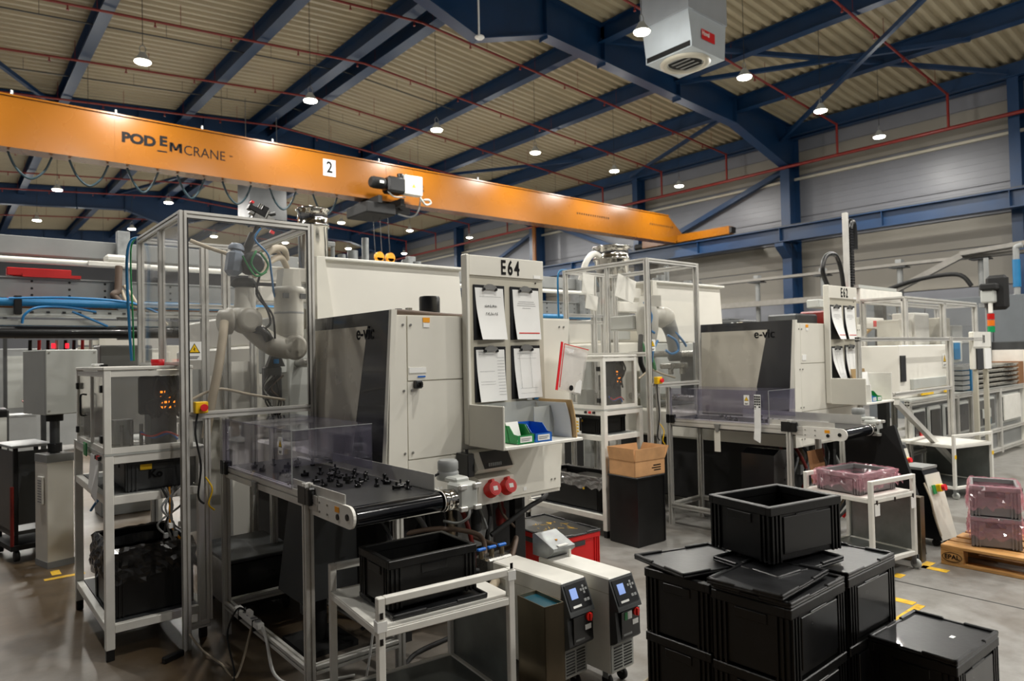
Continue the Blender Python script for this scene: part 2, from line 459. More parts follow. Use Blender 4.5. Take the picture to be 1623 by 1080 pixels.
# corrugated roof deck, ribs running down the slope
def deck():
    m = MB(); pitch = 0.26; n = int((Y1 - Y0) / pitch); prof = []
    for k in range(n):
        y = Y0 + k * pitch
        prof += [(y, 0.0), (y + 0.09, 0.0), (y + 0.13, 0.085), (y + 0.22, 0.085)]
    prof.append((Y0 + n * pitch, 0.0))
    vs = []
    for x in (XL, RIDGE, XW + 0.1):
        vs += [(x, y, roof(x) + 0.02 + dz) for y, dz in prof]
    N = len(prof)
    return m.add(vs, [(s*N+i, s*N+i+1, (s+1)*N+i+1, (s+1)*N+i) for s in (0, 1) for i in range(N - 1)])
struct(deck().build('ceiling', 'deck'))

# purlins
def i_beam(m, x, z, y0, y1, w=0.2, h=0.42, t=0.02):
    m.box(x-w/2, x+w/2, y0, y1, z-h, z-h+t); m.box(x-w/2, x+w/2, y0, y1, z-t, z)
    return m.box(x-t/2, x+t/2, y0, y1, z-h+t, z-t)
PURL = [-3.6, -0.4, 2.65, 5.78, 8.05, 8.72, 12.05, 14.95, 17.75, 20.85]
ordw = ["first", "second", "third", "fourth", "fifth", "sixth", "seventh", "eighth", "ninth", "tenth"]
for i, x in enumerate(PURL):
    o = i_beam(MB(), x, roof(x) - 0.002, Y0, Y1, 0.24 if x not in (8.05, 8.72) else 0.3).build('roof_purlin', 'blue_steel')
    tag(o, f'dark blue steel roof purlin, {ordw[len(PURL)-1-i]} one counted from the columned right wall', 'beam', 'blue roof purlins')

# haunched portal frames
def portal(y, label):
    t = thing('portal_frame', label, 'steel frame', (0, y, 0), 0, 'blue portal frames')
    half = [(RIDGE, 7.98), (10.2, 8.58), (15.2, 8.26), (17.6, 8.12), (20.42, 7.36)]
    for s in (1, -1):
        X = lambda x: x if s == 1 else 2 * RIDGE - x
        low = [(X(x), z) for x, z in half]
        poly = low + [(X(21.05), 7.36), (X(21.05), roof(21.05) - 0.01), (RIDGE, roof(RIDGE) - 0.01)]
        MB().prism(poly, 'Y', -0.012, 0.012).build('rafter_web', 'blue_steel', t)
        fl = MB()
        for a, b in zip(low, low[1:]):
            fl.bar((a[0], 0, a[1]), (b[0], 0, b[1]), 0.3, 0.03)
        fl.build('lower_flange', 'blue_steel', t)
        fl = MB().bar((X(RIDGE), 0, roof(RIDGE) - 0.02), (X(21.05), 0, roof(21.05) - 0.02), 0.3, 0.025)
        for x in (10.2, 12.05, 14.95, 17.6): fl.box(X(x) - .01, X(x) + .01, -.13, .13, 8.5 - .06 * (x - 10) if x < 17 else 8.14, roof(x) - 0.03)
        fl.build('upper_flange', 'blue_steel', t)
        c = MB().box(X(20.42), X(20.45), -.15, .15, 0, 7.4); c.box(X(21.05), X(21.08), -.15, .15, 0, 8.55)
        c.box(X(20.45), X(21.05), -.012, .012, 0, 7.5)
        for z in (7.36, 5.0, 0.02): c.box(X(20.45), X(21.05), -.14, .14, z, z + .025)
        c.build('column', 'blue_steel', t)
        MB().prism([(X(20.42), 4.9), (X(19.95), 4.9), (X(19.95), 4.8), (X(20.42), 4.45)], 'Y', -.14, .14).build('crane_bracket', 'blue_steel', t)
    return t
PL = ['blue portal frame behind the photographer, haunched rafter', 'big blue haunched portal frame crossing overhead in front of the orange crane',
      'blue haunched portal frame just behind the orange crane', 'distant blue portal frame, third behind the crane bay', 'farthest blue portal frame deep in the hall']
for y, l in zip(MAIN_Y, PL): portal(y, l)
for y, l in ((4.95, 'slim blue wall column at the right edge of the picture'), (17.1, 'slim blue wall column right behind the end of the orange crane'),
             (29.1, 'slim blue wall column seen past the crane hoist'), (41.1, 'farthest slim blue wall column')):
    m = MB().box(20.62, 20.64, y-.12, y+.12, 0, 8.5).box(21.08, 21.1, y-.12, y+.12, 0, 8.5).box(20.64, 21.08, y-.01, y+.01, 0, 8.5)
    tag(m.build('wall_column', 'blue_steel'), l, 'column', 'slim blue wall columns')

# eaves beam, wall ledge, crane runway
tag(MB().box(20.55, 20.6, Y0, Y1, 8.3, 8.62).box(20.5, 20.66, Y0, Y1, 8.28, 8.31).build('eaves_beam', 'blue_steel'), 'blue eaves beam running along the top of the right wall', 'beam')
tag(MB().box(21.0, 21.12, Y0, Y1, 6.98, 7.06, .01).build('wall_ledge', 'cream_dark'), 'pale ledge strip along the wall below the red pipe', 'ledge')
m = MB().box(19.98, 20.28, Y0, Y1, 5.36, 5.39).box(19.98, 20.28, Y0, Y1, 4.93, 4.96).box(20.12, 20.14, Y0, Y1, 4.96, 5.36)
t = thing('crane_runway', 'blue crane runway beam along the right wall columns', 'beam')
m.build('girder', 'blue_steel', t)
MB().box(20.1, 20.16, Y0, Y1, 5.39, 5.44).build('rail', 'grey_dark', t)
sp = MB()
for y in COL_Y + [13.9, 7.9, 20]: sp.box(19.99, 20.27, y - .008, y + .008, 4.96, 5.36)
stuff(sp.build('stiffener_plates', 'blue_steel', t))
tag(MB().box(-3.55, -3.27, Y0, Y1, 4.93, 5.39).build('crane_runway', 'blue_steel'), 'blue crane runway beam along the hidden left wall', 'beam')

# wind bracing: wall diagonals and roof diagonals
def brace(p, q, label, w=0.1):
    tag(MB().bar(p, q, w, w).build('wind_brace', 'blue_steel'), label, 'brace', 'blue wind braces')
brace((20.9, 11.0, 7.4), (20.9, 17.0, 5.4), 'blue diagonal wall brace dropping from the main column towards the crane end', .16)
brace((20.9, 22.8, 7.6), (20.9, 17.2, 5.4), 'blue diagonal wall brace behind the orange crane girder', .16)
brace((20.9, 23.0, 7.3), (20.9, 29.0, 5.2), 'blue diagonal wall brace far behind the crane', .14)
zr = lambda x: roof(x) - 0.34
brace((12.05, 10.9, zr(12.05)), (20.4, 5.0, zr(20.4)), 'long blue roof brace crossing under the deck beside the grey heater')
brace((14.95, 10.9, zr(14.95) - .1), (17.75, 5.0, zr(17.75) - .1), 'short blue roof brace near the right wall lamps')
brace((20.4, 11.1, zr(20.4) - .25), (14.95, 4.9, zr(14.95) - .25), 'blue roof brace crossing towards the top right corner')
brace((17.75, 17.1, zr(17.75)), (14.95, 22.9, zr(14.95)), 'short blue roof brace above the middle of the orange crane')
brace((20.4, 17.1, zr(20.4)), (17.75, 11.0, zr(17.75)), 'blue roof brace above the end of the crane')
brace((-0.4, 17.0, zr(-.4)), (2.65, 22.9, zr(2.65)), 'blue roof brace at the left picture edge above the crane')
brace((5.78, 34.9, zr(5.78)), (8.05, 29, zr(8.05)), 'distant blue roof brace low on the left')

# sprinkler pipes
def sprinkler(y, x0, label, drop):
    t = thing('sprinkler_pipe', label, 'pipe', (0, y, 0), 0, 'dark red sprinkler pipes')
    zz = lambda x: roof(x) - 0.5
    pts = [(x0, 0, zz(x0)), (RIDGE, 0, zz(RIDGE)), (20.35, 0, zz(20.35))]
    MB().cyl(pts[0], pts[1], .028, n=8).cyl(pts[1], pts[2], .028, n=8).build('pipe', 'red_pipe', t)
    h = MB(); x = x0 + .8
    while x < 20:
        h.cyl((x, 0, zz(x)), (x, 0, zz(x) - .1), .014, n=6); h.cyl((x, 0, zz(x) - .1), (x, 0, zz(x) - .12), .03, n=6); h.cyl((x+.5, 0, zz(x)), (x+.5, 0, roof(x)), .006, n=4); x += 1.55
    stuff(h.build('sprinkler_heads', 'red_pipe', t))
    if drop: MB().cyl((20.35, 0, zz(20.35) + .03), (20.35, 0, 7.3), .034, n=8).build('drop_pipe', 'red_pipe', t)
SP = [(3.3, 'overhead'), (6.3, 'nearest the top right corner'), (9.2, 'passing beside the grey heater unit'), (12.9, 'crossing under the big haunched frame'), (15.6, 'running just above the orange crane'),
      (18.5, 'behind the crane towards its lettering'), (21.5, 'low over the left end of the crane girder'), (24.5, 'second behind the crane'), (27.5, 'third behind the crane'), (30.5, 'fourth behind the crane'), (33.5, 'close to the distant frame'), (36.5, 'beyond the distant frame'), (39.5, 'deep in the hall')]
for y, l in SP: sprinkler(y, -3.5, 'thin dark red sprinkler pipe ' + l, True)
tag(MB().cyl((20.35, Y0 + .1, 7.3), (20.35, 52, 7.3), .05, n=10).build('sprinkler_main', 'red_pipe'), 'thick red sprinkler main running along the right wall', 'pipe')
tag(MB().cyl((20.32, 22.62, 7.3), (20.32, 22.62, 0.0), .09, n=12).build('fire_riser', 'orange'), 'orange-red riser pipe beside a blue column behind the E64 board', 'pipe')

# thin dark conduits strung under the deck
for i, (y, l) in enumerate(((11.9, 'thin dark conduit hung under the deck beside the haunched frame'), (16.8, 'thin dark conduit above the crane girder'), (20.2, 'thin dark conduit behind the crane'))):
    m = MB()
    m.cyl((-3, y, roof(-3) - .3), (RIDGE, y, roof(RIDGE) - .3), .016, n=6).cyl((RIDGE, y, roof(RIDGE) - .3), (12.0, y, roof(12) - .3), .016, n=6)
    for k in range(12): m.cyl((-2 + 1.2*k, y, roof(-2+1.2*k) - .3), (-2 + 1.2*k, y, roof(-2+1.2*k)), .005, n=4)
    tag(m.build('conduit', 'grey_dark'), l, 'conduit')

# ------------------------------------------------------------------ pendant lamps
def lamp_proto():
    t = thing('pendant_lamp', 'x', 'lamp', (0, 0, LAMP_Z), 0, 'round high-bay lamps')
    MB().lathe([(.05, .16), (.07, .12), (.12, .045), (.145, .02), (.145, 0)], (0, 0, 0), 20).build('housing', 'grey_paint', t)
    MB().lathe([(.137, 0.001), (.13, -.02), (.09, -.032), (.01, -.036)], (0, 0, 0), 20, cap=False).build('diffuser', 'lamp_glow', t)
    MB().tube([(-.03, 0, .15), (-.05, 0, .24), (0, 0, .3), (.05, 0, .24), (.03, 0, .15)], .008, 5, 4).build('hook', 'galv', t)
    ls = bpy.data.lights.new('lamp_spill', 'POINT'); ls.shadow_soft_size = 0.06; ls.energy = LAMP_SIDE_W; ls.color = LAMP_RGB
    so = bpy.data.objects.new('lamp_spill', ls); COL.objects.link(so); so.parent = t; so.location = (0, 0, -.1)
    ld = bpy.data.lights.new('lamp_light', 'AREA'); ld.shape = 'DISK'; ld.size = 0.26; ld.energy = LAMP_W; ld.color = LAMP_RGB
    lo = bpy.data.objects.new('lamp_light', ld); COL.objects.link(lo); lo.parent = t; lo.location = (0, 0, -.05)
    return t

rowname = {0: 'row behind the photographer', 1: 'row overhead', 2: 'row by the grey heater', 3: 'row in front of the orange crane', 4: 'row hidden by the crane girder', 5: 'first row behind the crane',
           6: 'second row behind the crane', 7: 'third row behind the crane', 8: 'last row deep in the hall'}
LP = None
for j, y in enumerate(LAMP_Y):
    for i, x in enumerate(LAMP_X):
        if y < 2 and x < 0: continue            # no lamps over the near left aisle
        lab = f'round high-bay lamp, {ordw[len(LAMP_X)-1-i]} from right wall, {rowname[j]}'
        if LP is None: LP = lamp_proto(); o = LP; LP.location = (x, y, LAMP_Z); LP['label'] = lab
        else: o = dup(LP, (x, y, LAMP_Z), None, lab)
        MB().cyl((0, 0, .29), (0, 0, roof(x) - LAMP_Z + .1), .006, n=5).build('cord', 'grey_dark', o)
        if j == 2: pass

# ------------------------------------------------------------------ overhead crane
CY = 14.7
t = thing('bridge_crane', 'orange five tonne bridge crane girder spanning the hall', 'crane', (0, CY, 0))
poly = [(-3.4, 5.47), (19.85, 5.47), (20.32, 5.62), (20.32, 5.75), (19.5, 6.33), (-3.4, 6.33)]
MB().prism(poly, 'Y', -0.0, 0.34).build('girder', 'orange', t)
MB().box(-3.4, 19.85, -.04, .38, 5.42, 5.47).build('lower_flange', 'orange', t)
MB().box(-3.4, 19.5, -.03, .37, 6.33, 6.36).build('upper_flange', 'orange', t)
MB().box(2.58, 2.6, -.006, 0, 5.48, 6.33).box(8.4, 8.42, -.006, 0, 5.48, 6.33).build('joint_plates', 'orange', t)
b = MB()
for x in (1.0, 2.6, 4.15, 5.6, 8.2, 11.2): b.cyl((x, -.01, 6.36), (x, -.01, 6.43), .025, n=6)
stuff(b.build('rail_clips', 'galv', t))
ec = MB().box(20.0, 20.3, -2.05, 1.6, 5.45, 5.72, .01).build('end_carriage', 'orange', t)
MB().box(20.02, 20.28, -2.12, -2.05, 5.5, 5.68).build('buffer', 'rubber', ec)
MB().cyl((20.15, 1.6, 5.55), (20.15, 2.0, 5.55), .12, n=12).build('travel_motor', 'black_matte', ec)
text('lettering', 'POD', .26, (2.99, -.004, 5.93), 'ink', t, bold=.013, sx=1.12, gap=.97)
text('lettering', 'E', .26, (3.42, -.004, 5.975), 'ink', t, bold=.011, sx=1.1)
MB().box(3.31, 3.49, -.004, 0, 5.765, 5.79).build('lettering_bar', 'ink', t)
mm = MB()
for a, b_ in (((3.56, 5.805), (3.56, 5.985)), ((3.74, 5.805), (3.74, 5.985)), ((3.575, 5.975), (3.65, 5.86)), ((3.725, 5.975), (3.65, 5.86))): mm.bar((a[0], -.003, a[1]), (b_[0], -.003, b_[1]), .002, .05) if a[0] == b_[0] else mm.prism([(a[0]-.028, a[1]+.01), (a[0]+.028, a[1]+.01), (b_[0]+.024, b_[1]-.02), (b_[0]-.024, b_[1]-.02)], 'Y', -.004, -.002)
mm.box(3.535, 3.585, -.004, -.002, 5.805, 5.985).box(3.715, 3.765, -.004, -.002, 5.805, 5.985)
mm.build('lettering', 'ink', t)
text('lettering', 'CRANE', .28, (4.2, -.004, 5.87), 'ink', t, bold=-.002, sx=.9)
text('lettering', 'TM', .05, (4.72, -.004, 5.9), 'ink', t)
pl = MB().box(6.77, 7.07, -.012, -.002, 5.82, 6.2).build('number_plate', 'white', t)
text('numeral', '2', .36, (6.92, -.014, 6.01), 'ink', pl, bold=.01, sx=.85)
text('lettering', '5t', .3, (9.36, -.004, 5.9), 'ink', t, bold=.012, sx=.85)
for xa, xb, zz in ((14.98, 16.46, 5.91), (18.48, 19.76, 5.955)):       # two lines of print too small to read
    pm = MB(); x = xa
    while x < xb:
        pm.box(x, x+.05, -.004, -.002, zz-.025, zz+.025); x += .1
    stuff(pm.build('small_print', 'ink', t))
# hoist trolley on the lower flange
h = thing('crane_hoist', 'dark hoist trolley with pale control box under the orange girder', 'hoist', (0, CY, 0))
bx = MB().box(8.55, 9.05, -.62, -.4, 5.52, 5.98, .015).build('control_box', 'white_paint', h)
T = Matrix.Translation((8.8, -.622, 5.74)) @ FACE['-Y'].to_4x4()
MB(T).prism([(-.06, -.05), (.06, -.05), (0, .06)], 'Z', 0, .002).build('triangle', 'orange_sticker', bx)
mo = MB().lathe([(.1, 7.72), (.13, 7.75), (.13, 8.05), (.11, 8.07), (.11, 8.12)], (0, -.45, 5.72), 16, 'X').build('hoist_motor', 'black_matte', h)
f = MB()
for k in range(9): f.lathe([(.14, 7.8+k*.028), (.14, 7.81+k*.028)], (0, -.45, 5.72), 14, 'X')
stuff(f.build('cooling_fins', 'black_matte', mo))
MB().box(7.9, 8.0, -.6, -.57, 5.69, 5.75).build('type_label', 'white', mo)
MB().box(8.12, 8.6, -.62, -.25, 5.52, 5.9, .05).cyl((8.5, -.5, 5.9), (8.5, -.5, 6.0), .08, n=10).build('gearbox', 'black_satin', h)
MB().box(7.62, 8.4, -.45, .6, 5.0, 5.27, .03).build('rope_drum_box', 'black_matte', h)
fr = MB().box(7.9, 8.0, -.5, .7, 5.25, 5.42).box(8.5, 8.6, -.5, .7, 5.25, 5.42)
fr.cyl((8.1, -.15, 5.33), (8.1, .5, 5.33), .1, n=12).cyl((8.75, -.15, 5.33), (8.75, .5, 5.33), .1, n=12).box(8.3, 9.0, -.1, .1, 5.16, 5.32)
fr.build('trolley_frame', 'black_matte', h)
MB().tube([(9.05, -.5, 5.5), (9.2, -.5, 5.35), (9.35, -.5, 5.4), (9.3, -.5, 5.48), (9.15, -.5, 5.46)], .025, 6).build('cable_loop', 'grey_paint', h)
MB().tube([(9.1, -.45, 5.55), (9.05, -.4, 5.2), (8.9, -.3, 5.05), (8.6, -.2, 5.1)], .02, 6).tube([(8.15, -.5, 5.55), (8.3, -.55, 5.42), (8.6, -.55, 5.45)], .02, 6).build('cable', 'grey_mid', h)
rp = MB()
for x in (8.02, 8.2, 8.42): rp.cyl((x, 0, 5.05), (x + .05, 0, 4.1), .008, n=5)
stuff(rp.build('ropes', 'grey_dark', h))
hb = MB()
for x in (8.17, 8.47):
    hb.T = Matrix.Translation((x, 0, 4.05)); hb.lathe([(.1, -.05), (.12, -.04), (.12, .04), (.1, .05)], (0, 0, 0), 14, 'Y'); hb.box(-.1, .1, -.05, .05, -.12, 0, .02)
hb.build('hook_block', 'orange_sticker', h)
# festoon cable loops
fx = [0.35, 0.95, 1.62, 1.87, 2.52, 2.82, 3.36, 3.72, 4.26, 4.6, 5.1, 5.5, 6.1]
for k, (a, b_) in enumerate(((0.95, 1.6), (1.87, 2.5), (2.82, 3.37), (3.72, 4.25), (4.6, 5.2), (5.6, 6.2), (6.6, 7.2))):
    m = MB().tube([(a, CY + .2, 5.4), (a + .12, CY + .2, 5.12), ((a+b_)/2, CY + .2, 4.96), (b_ - .12, CY + .2, 5.12), (b_, CY + .2, 5.4)], .022, 6)
    tag(m.build('festoon_cable', 'festoon'), f'dark teal cable loop hanging below the crane girder, {ordw[k]} from the left', 'cable', 'festoon loops under the crane')

# ------------------------------------------------------------------ ceiling heater unit
t = thing('ceiling_heater', 'grey ceiling air heater with red maker plate and round outlet', 'heater', (10.22, 7.1, 7.0))
w = 1.02
MB().prism([(.0, .12), (-.08, .62), (-.08, .65), (w+.06, .65), (w+.06, .62), (w, .0), (.0, .0)], 'Y', .0, w).build('lower_casing', 'ahu', t)
MB().box(-.085, w+.065, -.03, w+.03, .652, .664).build('seam_band', 'ahu_side', t)
MB().box(-.1, w+.08, -.02, w+.02, .665, 2.2).build('upper_casing', 'ahu_side', t)
MB().box(-.012, .0, .03, w-.03, .015, .11).build('intake_slot', 'black_matte', t)
MB().lathe([(.46, -.002), (.46, -.03), (.34, -.05), (.32, .0), (.3, .1)], (w/2, w/2, 0), 28, cap=False).build('outlet_ring', 'cream_dark', t)
v = MB().lathe([(.31, -.004), (.31, .0)], (w/2, w/2, 0), 28)
v.build('outlet_opening', 'black_matte', t)
v = MB()
for k in range(5): v.bar((w/2-.26+.13*k, w/2-.2, -.02), (w/2-.26+.13*k, w/2+.2, -.02), .05, .006)
stuff(v.build('vanes', 'grey_mid', t))
pl = MB().box(.28, .68, -.026, -.02, .2, .38).build('maker_plate', 'red_bright', t)
text('lettering', 'Hoval', .12, (.4, -.028, .31), 'white', pl, bold=.003, sx=.8)
MB().box(w+.06, w+.1, .2, .5, .9, 1.2).build('service_box', 'white_paint', t)
tag(MB().cyl((8.28, 10.72, 9.2), (8.28, 10.72, 7.98), .02, n=8).lathe([(.09, 0), (.1, -.02), (.07, -.05), (.01, -.06)], (8.28, 10.7, 7.96), 16, cap=False).build('ridge_sensor', 'white'), 'white round sensor on a thin pipe at the frame apex', 'sensor')

# ================================================================== SHARED BUILDERS
def rebase(t):
    """move a thing's Empty to the centre of its base, keeping its parts where they are"""
    bpy.context.view_layer.update()
    lo, hi = [1e9]*3, [-1e9]*3
    for ch in t.children:
        if ch.type != 'MESH': continue
        for c in ch.bound_box:
            p = ch.matrix_basis @ Vector(c)
            for k in range(3): lo[k] = min(lo[k], p[k]); hi[k] = max(hi[k], p[k])
    d = Vector(((lo[0]+hi[0])/2, (lo[1]+hi[1])/2, lo[2]))
    for ch in t.children: ch.location -= d
    t.location += Matrix.Rotation(t.rotation_euler[2], 3, 'Z') @ d
    return t
def prof_poly(c1, c2, w, w2=None):
    a, b = w/2, (w2 or w)/2; g, d = w*.13, w*.28
    p = []
    for (sx, sy, nx, ny, h, o) in ((1, 0, 0, 1, b, a), (0, 1, -1, 0, a, b), (-1, 0, 0, -1, b, a), (0, -1, 1, 0, a, b)):
        # side centred on (sx*o, sy*o) running along (nx, ny)
        for t_, dd in ((-h*.96, 0), (-g, 0), (-g, d), (g, d), (g, 0), (h*.96, 0)):
            p.append((c1 + sx*(o-dd) + nx*t_, c2 + sy*(o-dd) + ny*t_))
    return p
def alu(parent, name, axis, a, b, c1, c2, w=.04, w2=None, m='alu'):
    return MB().prism(prof_poly(c1, c2, w, w2), axis, a, b).build(name, m, parent)
def bolts(parent, pts, axis='Y', r=.006, d=.004, m='steel', name='bolt'):
    proto = None
    for p in pts:
        if proto is None:
            q = {'Y': (0, -d, 0), 'X': (-d, 0, 0), 'Z': (0, 0, d)}[axis]
            proto = MB().cyl((0, 0, 0), q, r, n=8).build(name, m, parent); o = proto
        else: o = link(name, proto.data, parent)
        o.location = p
def estop(parent, x, y, z, s=.045):
    b = MB().cbox(x, y - s*.5, z, s*1.55, s, s*1.45, .004).build('emergency_stop', 'yellow', parent)
    MB().cyl((x+.008, y - s, z), (x+.008, y - s - .012, z), s*.3, n=16).cyl((x+.008, y - s - .012, z), (x+.008, y - s - .022, z), s*.45, n=16).build('stop_button', 'red_bright', b)
    return b

# ------------------------------------------------------------------ robot cage
def robot_cage(ox, oy, label):
    t = thing('robot_cage', label, 'enclosure', (ox, oy, 0))
    x0, x1, y0, y1, zt = 1.06, 1.812, 4.15, 5.2, 2.44
    for x, y, z0, z1 in ((x0, y0, 0, zt+.02), (x1, y0, 0, zt+.02), (x0, y1, 1.56, zt+.02), (x1, y1, 0, zt+.02), (x0+.07, y1, 0, 1.56)):
        alu(t, 'post', 'Z', z0, z1, x, y)
    for z in (zt, 1.30):
        alu(t, 'rail', 'X', x0+.02, x1-.02, y0, z, .04)
    for z in (zt, 2.0, 1.93, 1.2):
        alu(t, 'rail', 'X', x0+.02, x1-.02, y1, z, .035)
    for z in (zt, 1.585):
        alu(t, 'rail', 'Y', y0+.02, y1-.02, x0, z, .04)
    alu(t, 'rail', 'Y', y0+.02, y1-.02, x1, zt, .04)
    alu(t, 'stile', 'Z', 1.605, zt-.02, x0, 4.63, .035)
    alu(t, 'stile', 'Z', .14, 1.28, x0+.12, y0, .03)
    alu(t, 'stile', 'Z', 0.05, zt-.02, 1.62, y1, .05); alu(t, 'stile', 'Z', .05, zt-.02, 1.47, y1, .05)
    alu(t, 'rail', 'X', x0+.02, x0+.12, y0, .12, .03)
    for a in ((x0+.02, x1-.02, y0-.003, y0+.003, 1.32, zt-.02), (x0-.003, x0+.003, y0+.02, 4.612, 1.605, zt-.02), (x0-.003, x0+.003, 4.648, y1-.02, 1.605, zt-.02),
              (x0+.02, x0+.105, y0-.003, y0+.003, .14, 1.28)):
        B('pane', 'acrylic', t, *a)
    B('lower_panel', 'grey_paint', t, 1.30, 1.48, y1+.022, y1+.03, .4, 1.55)
    B('lower_panel', 'cream', t, 1.50, 1.60, y1+.022, y1+.03, .1, 1.5)
    B('lower_panel', 'panel_white', t, 1.66, 1.80, y1+.022, y1+.03, .1, 1.6)
    g = MB()
    for a in ((x0+.02, x1-.02, y0-.022, y0-.019, zt-.026, zt-.02), (x1-.026, x1-.02, y0-.022, y0-.019, 1.32, zt-.02), (x0+.02, x0+.026, y0-.022, y0-.019, 1.32, zt-.02)): g.box(*a)
    g.build('rubber_seal', 'rubber', t)
    estop(t, x0+.075, y0-.02, 1.345)
    warn_sign(t, (x0+.055, y0-.005, 1.665), '-Y', .075, .105)
    MB().tube([(1.10, 4.3, 1.36), (1.22, 4.3, 1.42), (1.32, 4.32, 1.435), (1.5, 4.34, 1.39), (1.72, 4.36, 1.345)], .009, 6).build('bent_rod', 'hose_beige', t)
    lo = MB().cyl((x0+.07, y0-.03, 1.1), (x0+.07, y0-.07, 1.13), .02, n=8)
    MB().tube([(1.12, y0-.04, 1.32), (1.10, y0-.06, 1.2), (1.13, y0-.05, 1.02), (1.12, y0-.03, .85), (1.15, y0-.03, .8)], .006, 5).build('switch_cable', 'black_matte', t)
    MB().tube([(1.16, y0-.03, .95), (1.19, y0-.05, .88), (1.17, y0-.05, .8), (1.2, y0-.05, .76)], .005, 5).build('earth_wire', 'yellow', t)
    bolts(t, [(x0+.1, y0-.016, z) for z in (.5, .9, 1.2)], r=.004)
    return rebase(t)
cageA = robot_cage(0, 0, 'aluminium framed acrylic robot cage with yellow stop switch left of E64')
cageB = robot_cage(3.875, -.17, 'acrylic robot cage beside the E62 machine, cardboard box in front')

# hoses running down the back corner of each cage
tag(MB().tube([(1.1, 5.24, 2.46), (1.02, 5.26, 2.45), (.99, 5.27, 2.3), (1.0, 5.27, 1.9), (1.01, 5.25, 1.62)], .009, 8).build('air_hose', 'blue_tube'), 'blue air hose running down the corner of the near cage', 'hose')
tag(MB().tube([(1.1, 5.27, 2.47), (1.03, 5.29, 2.44), (1.02, 5.3, 2.25), (1.03, 5.3, 1.9), (1.03, 5.28, 1.62)], .006, 6).build('signal_cable', 'green'), 'thin green cable beside the blue hose on the near cage', 'cable')
tag(MB().tube([(5.0, 5.07, 2.47), (4.9, 5.09, 2.44), (4.885, 5.09, 2.2), (4.89, 5.09, 1.9), (4.9, 5.08, 1.62)], .01, 8).build('air_hose', 'blue_tube'), 'blue air hose at the corner of the far cage behind the E64 cabinet', 'hose')

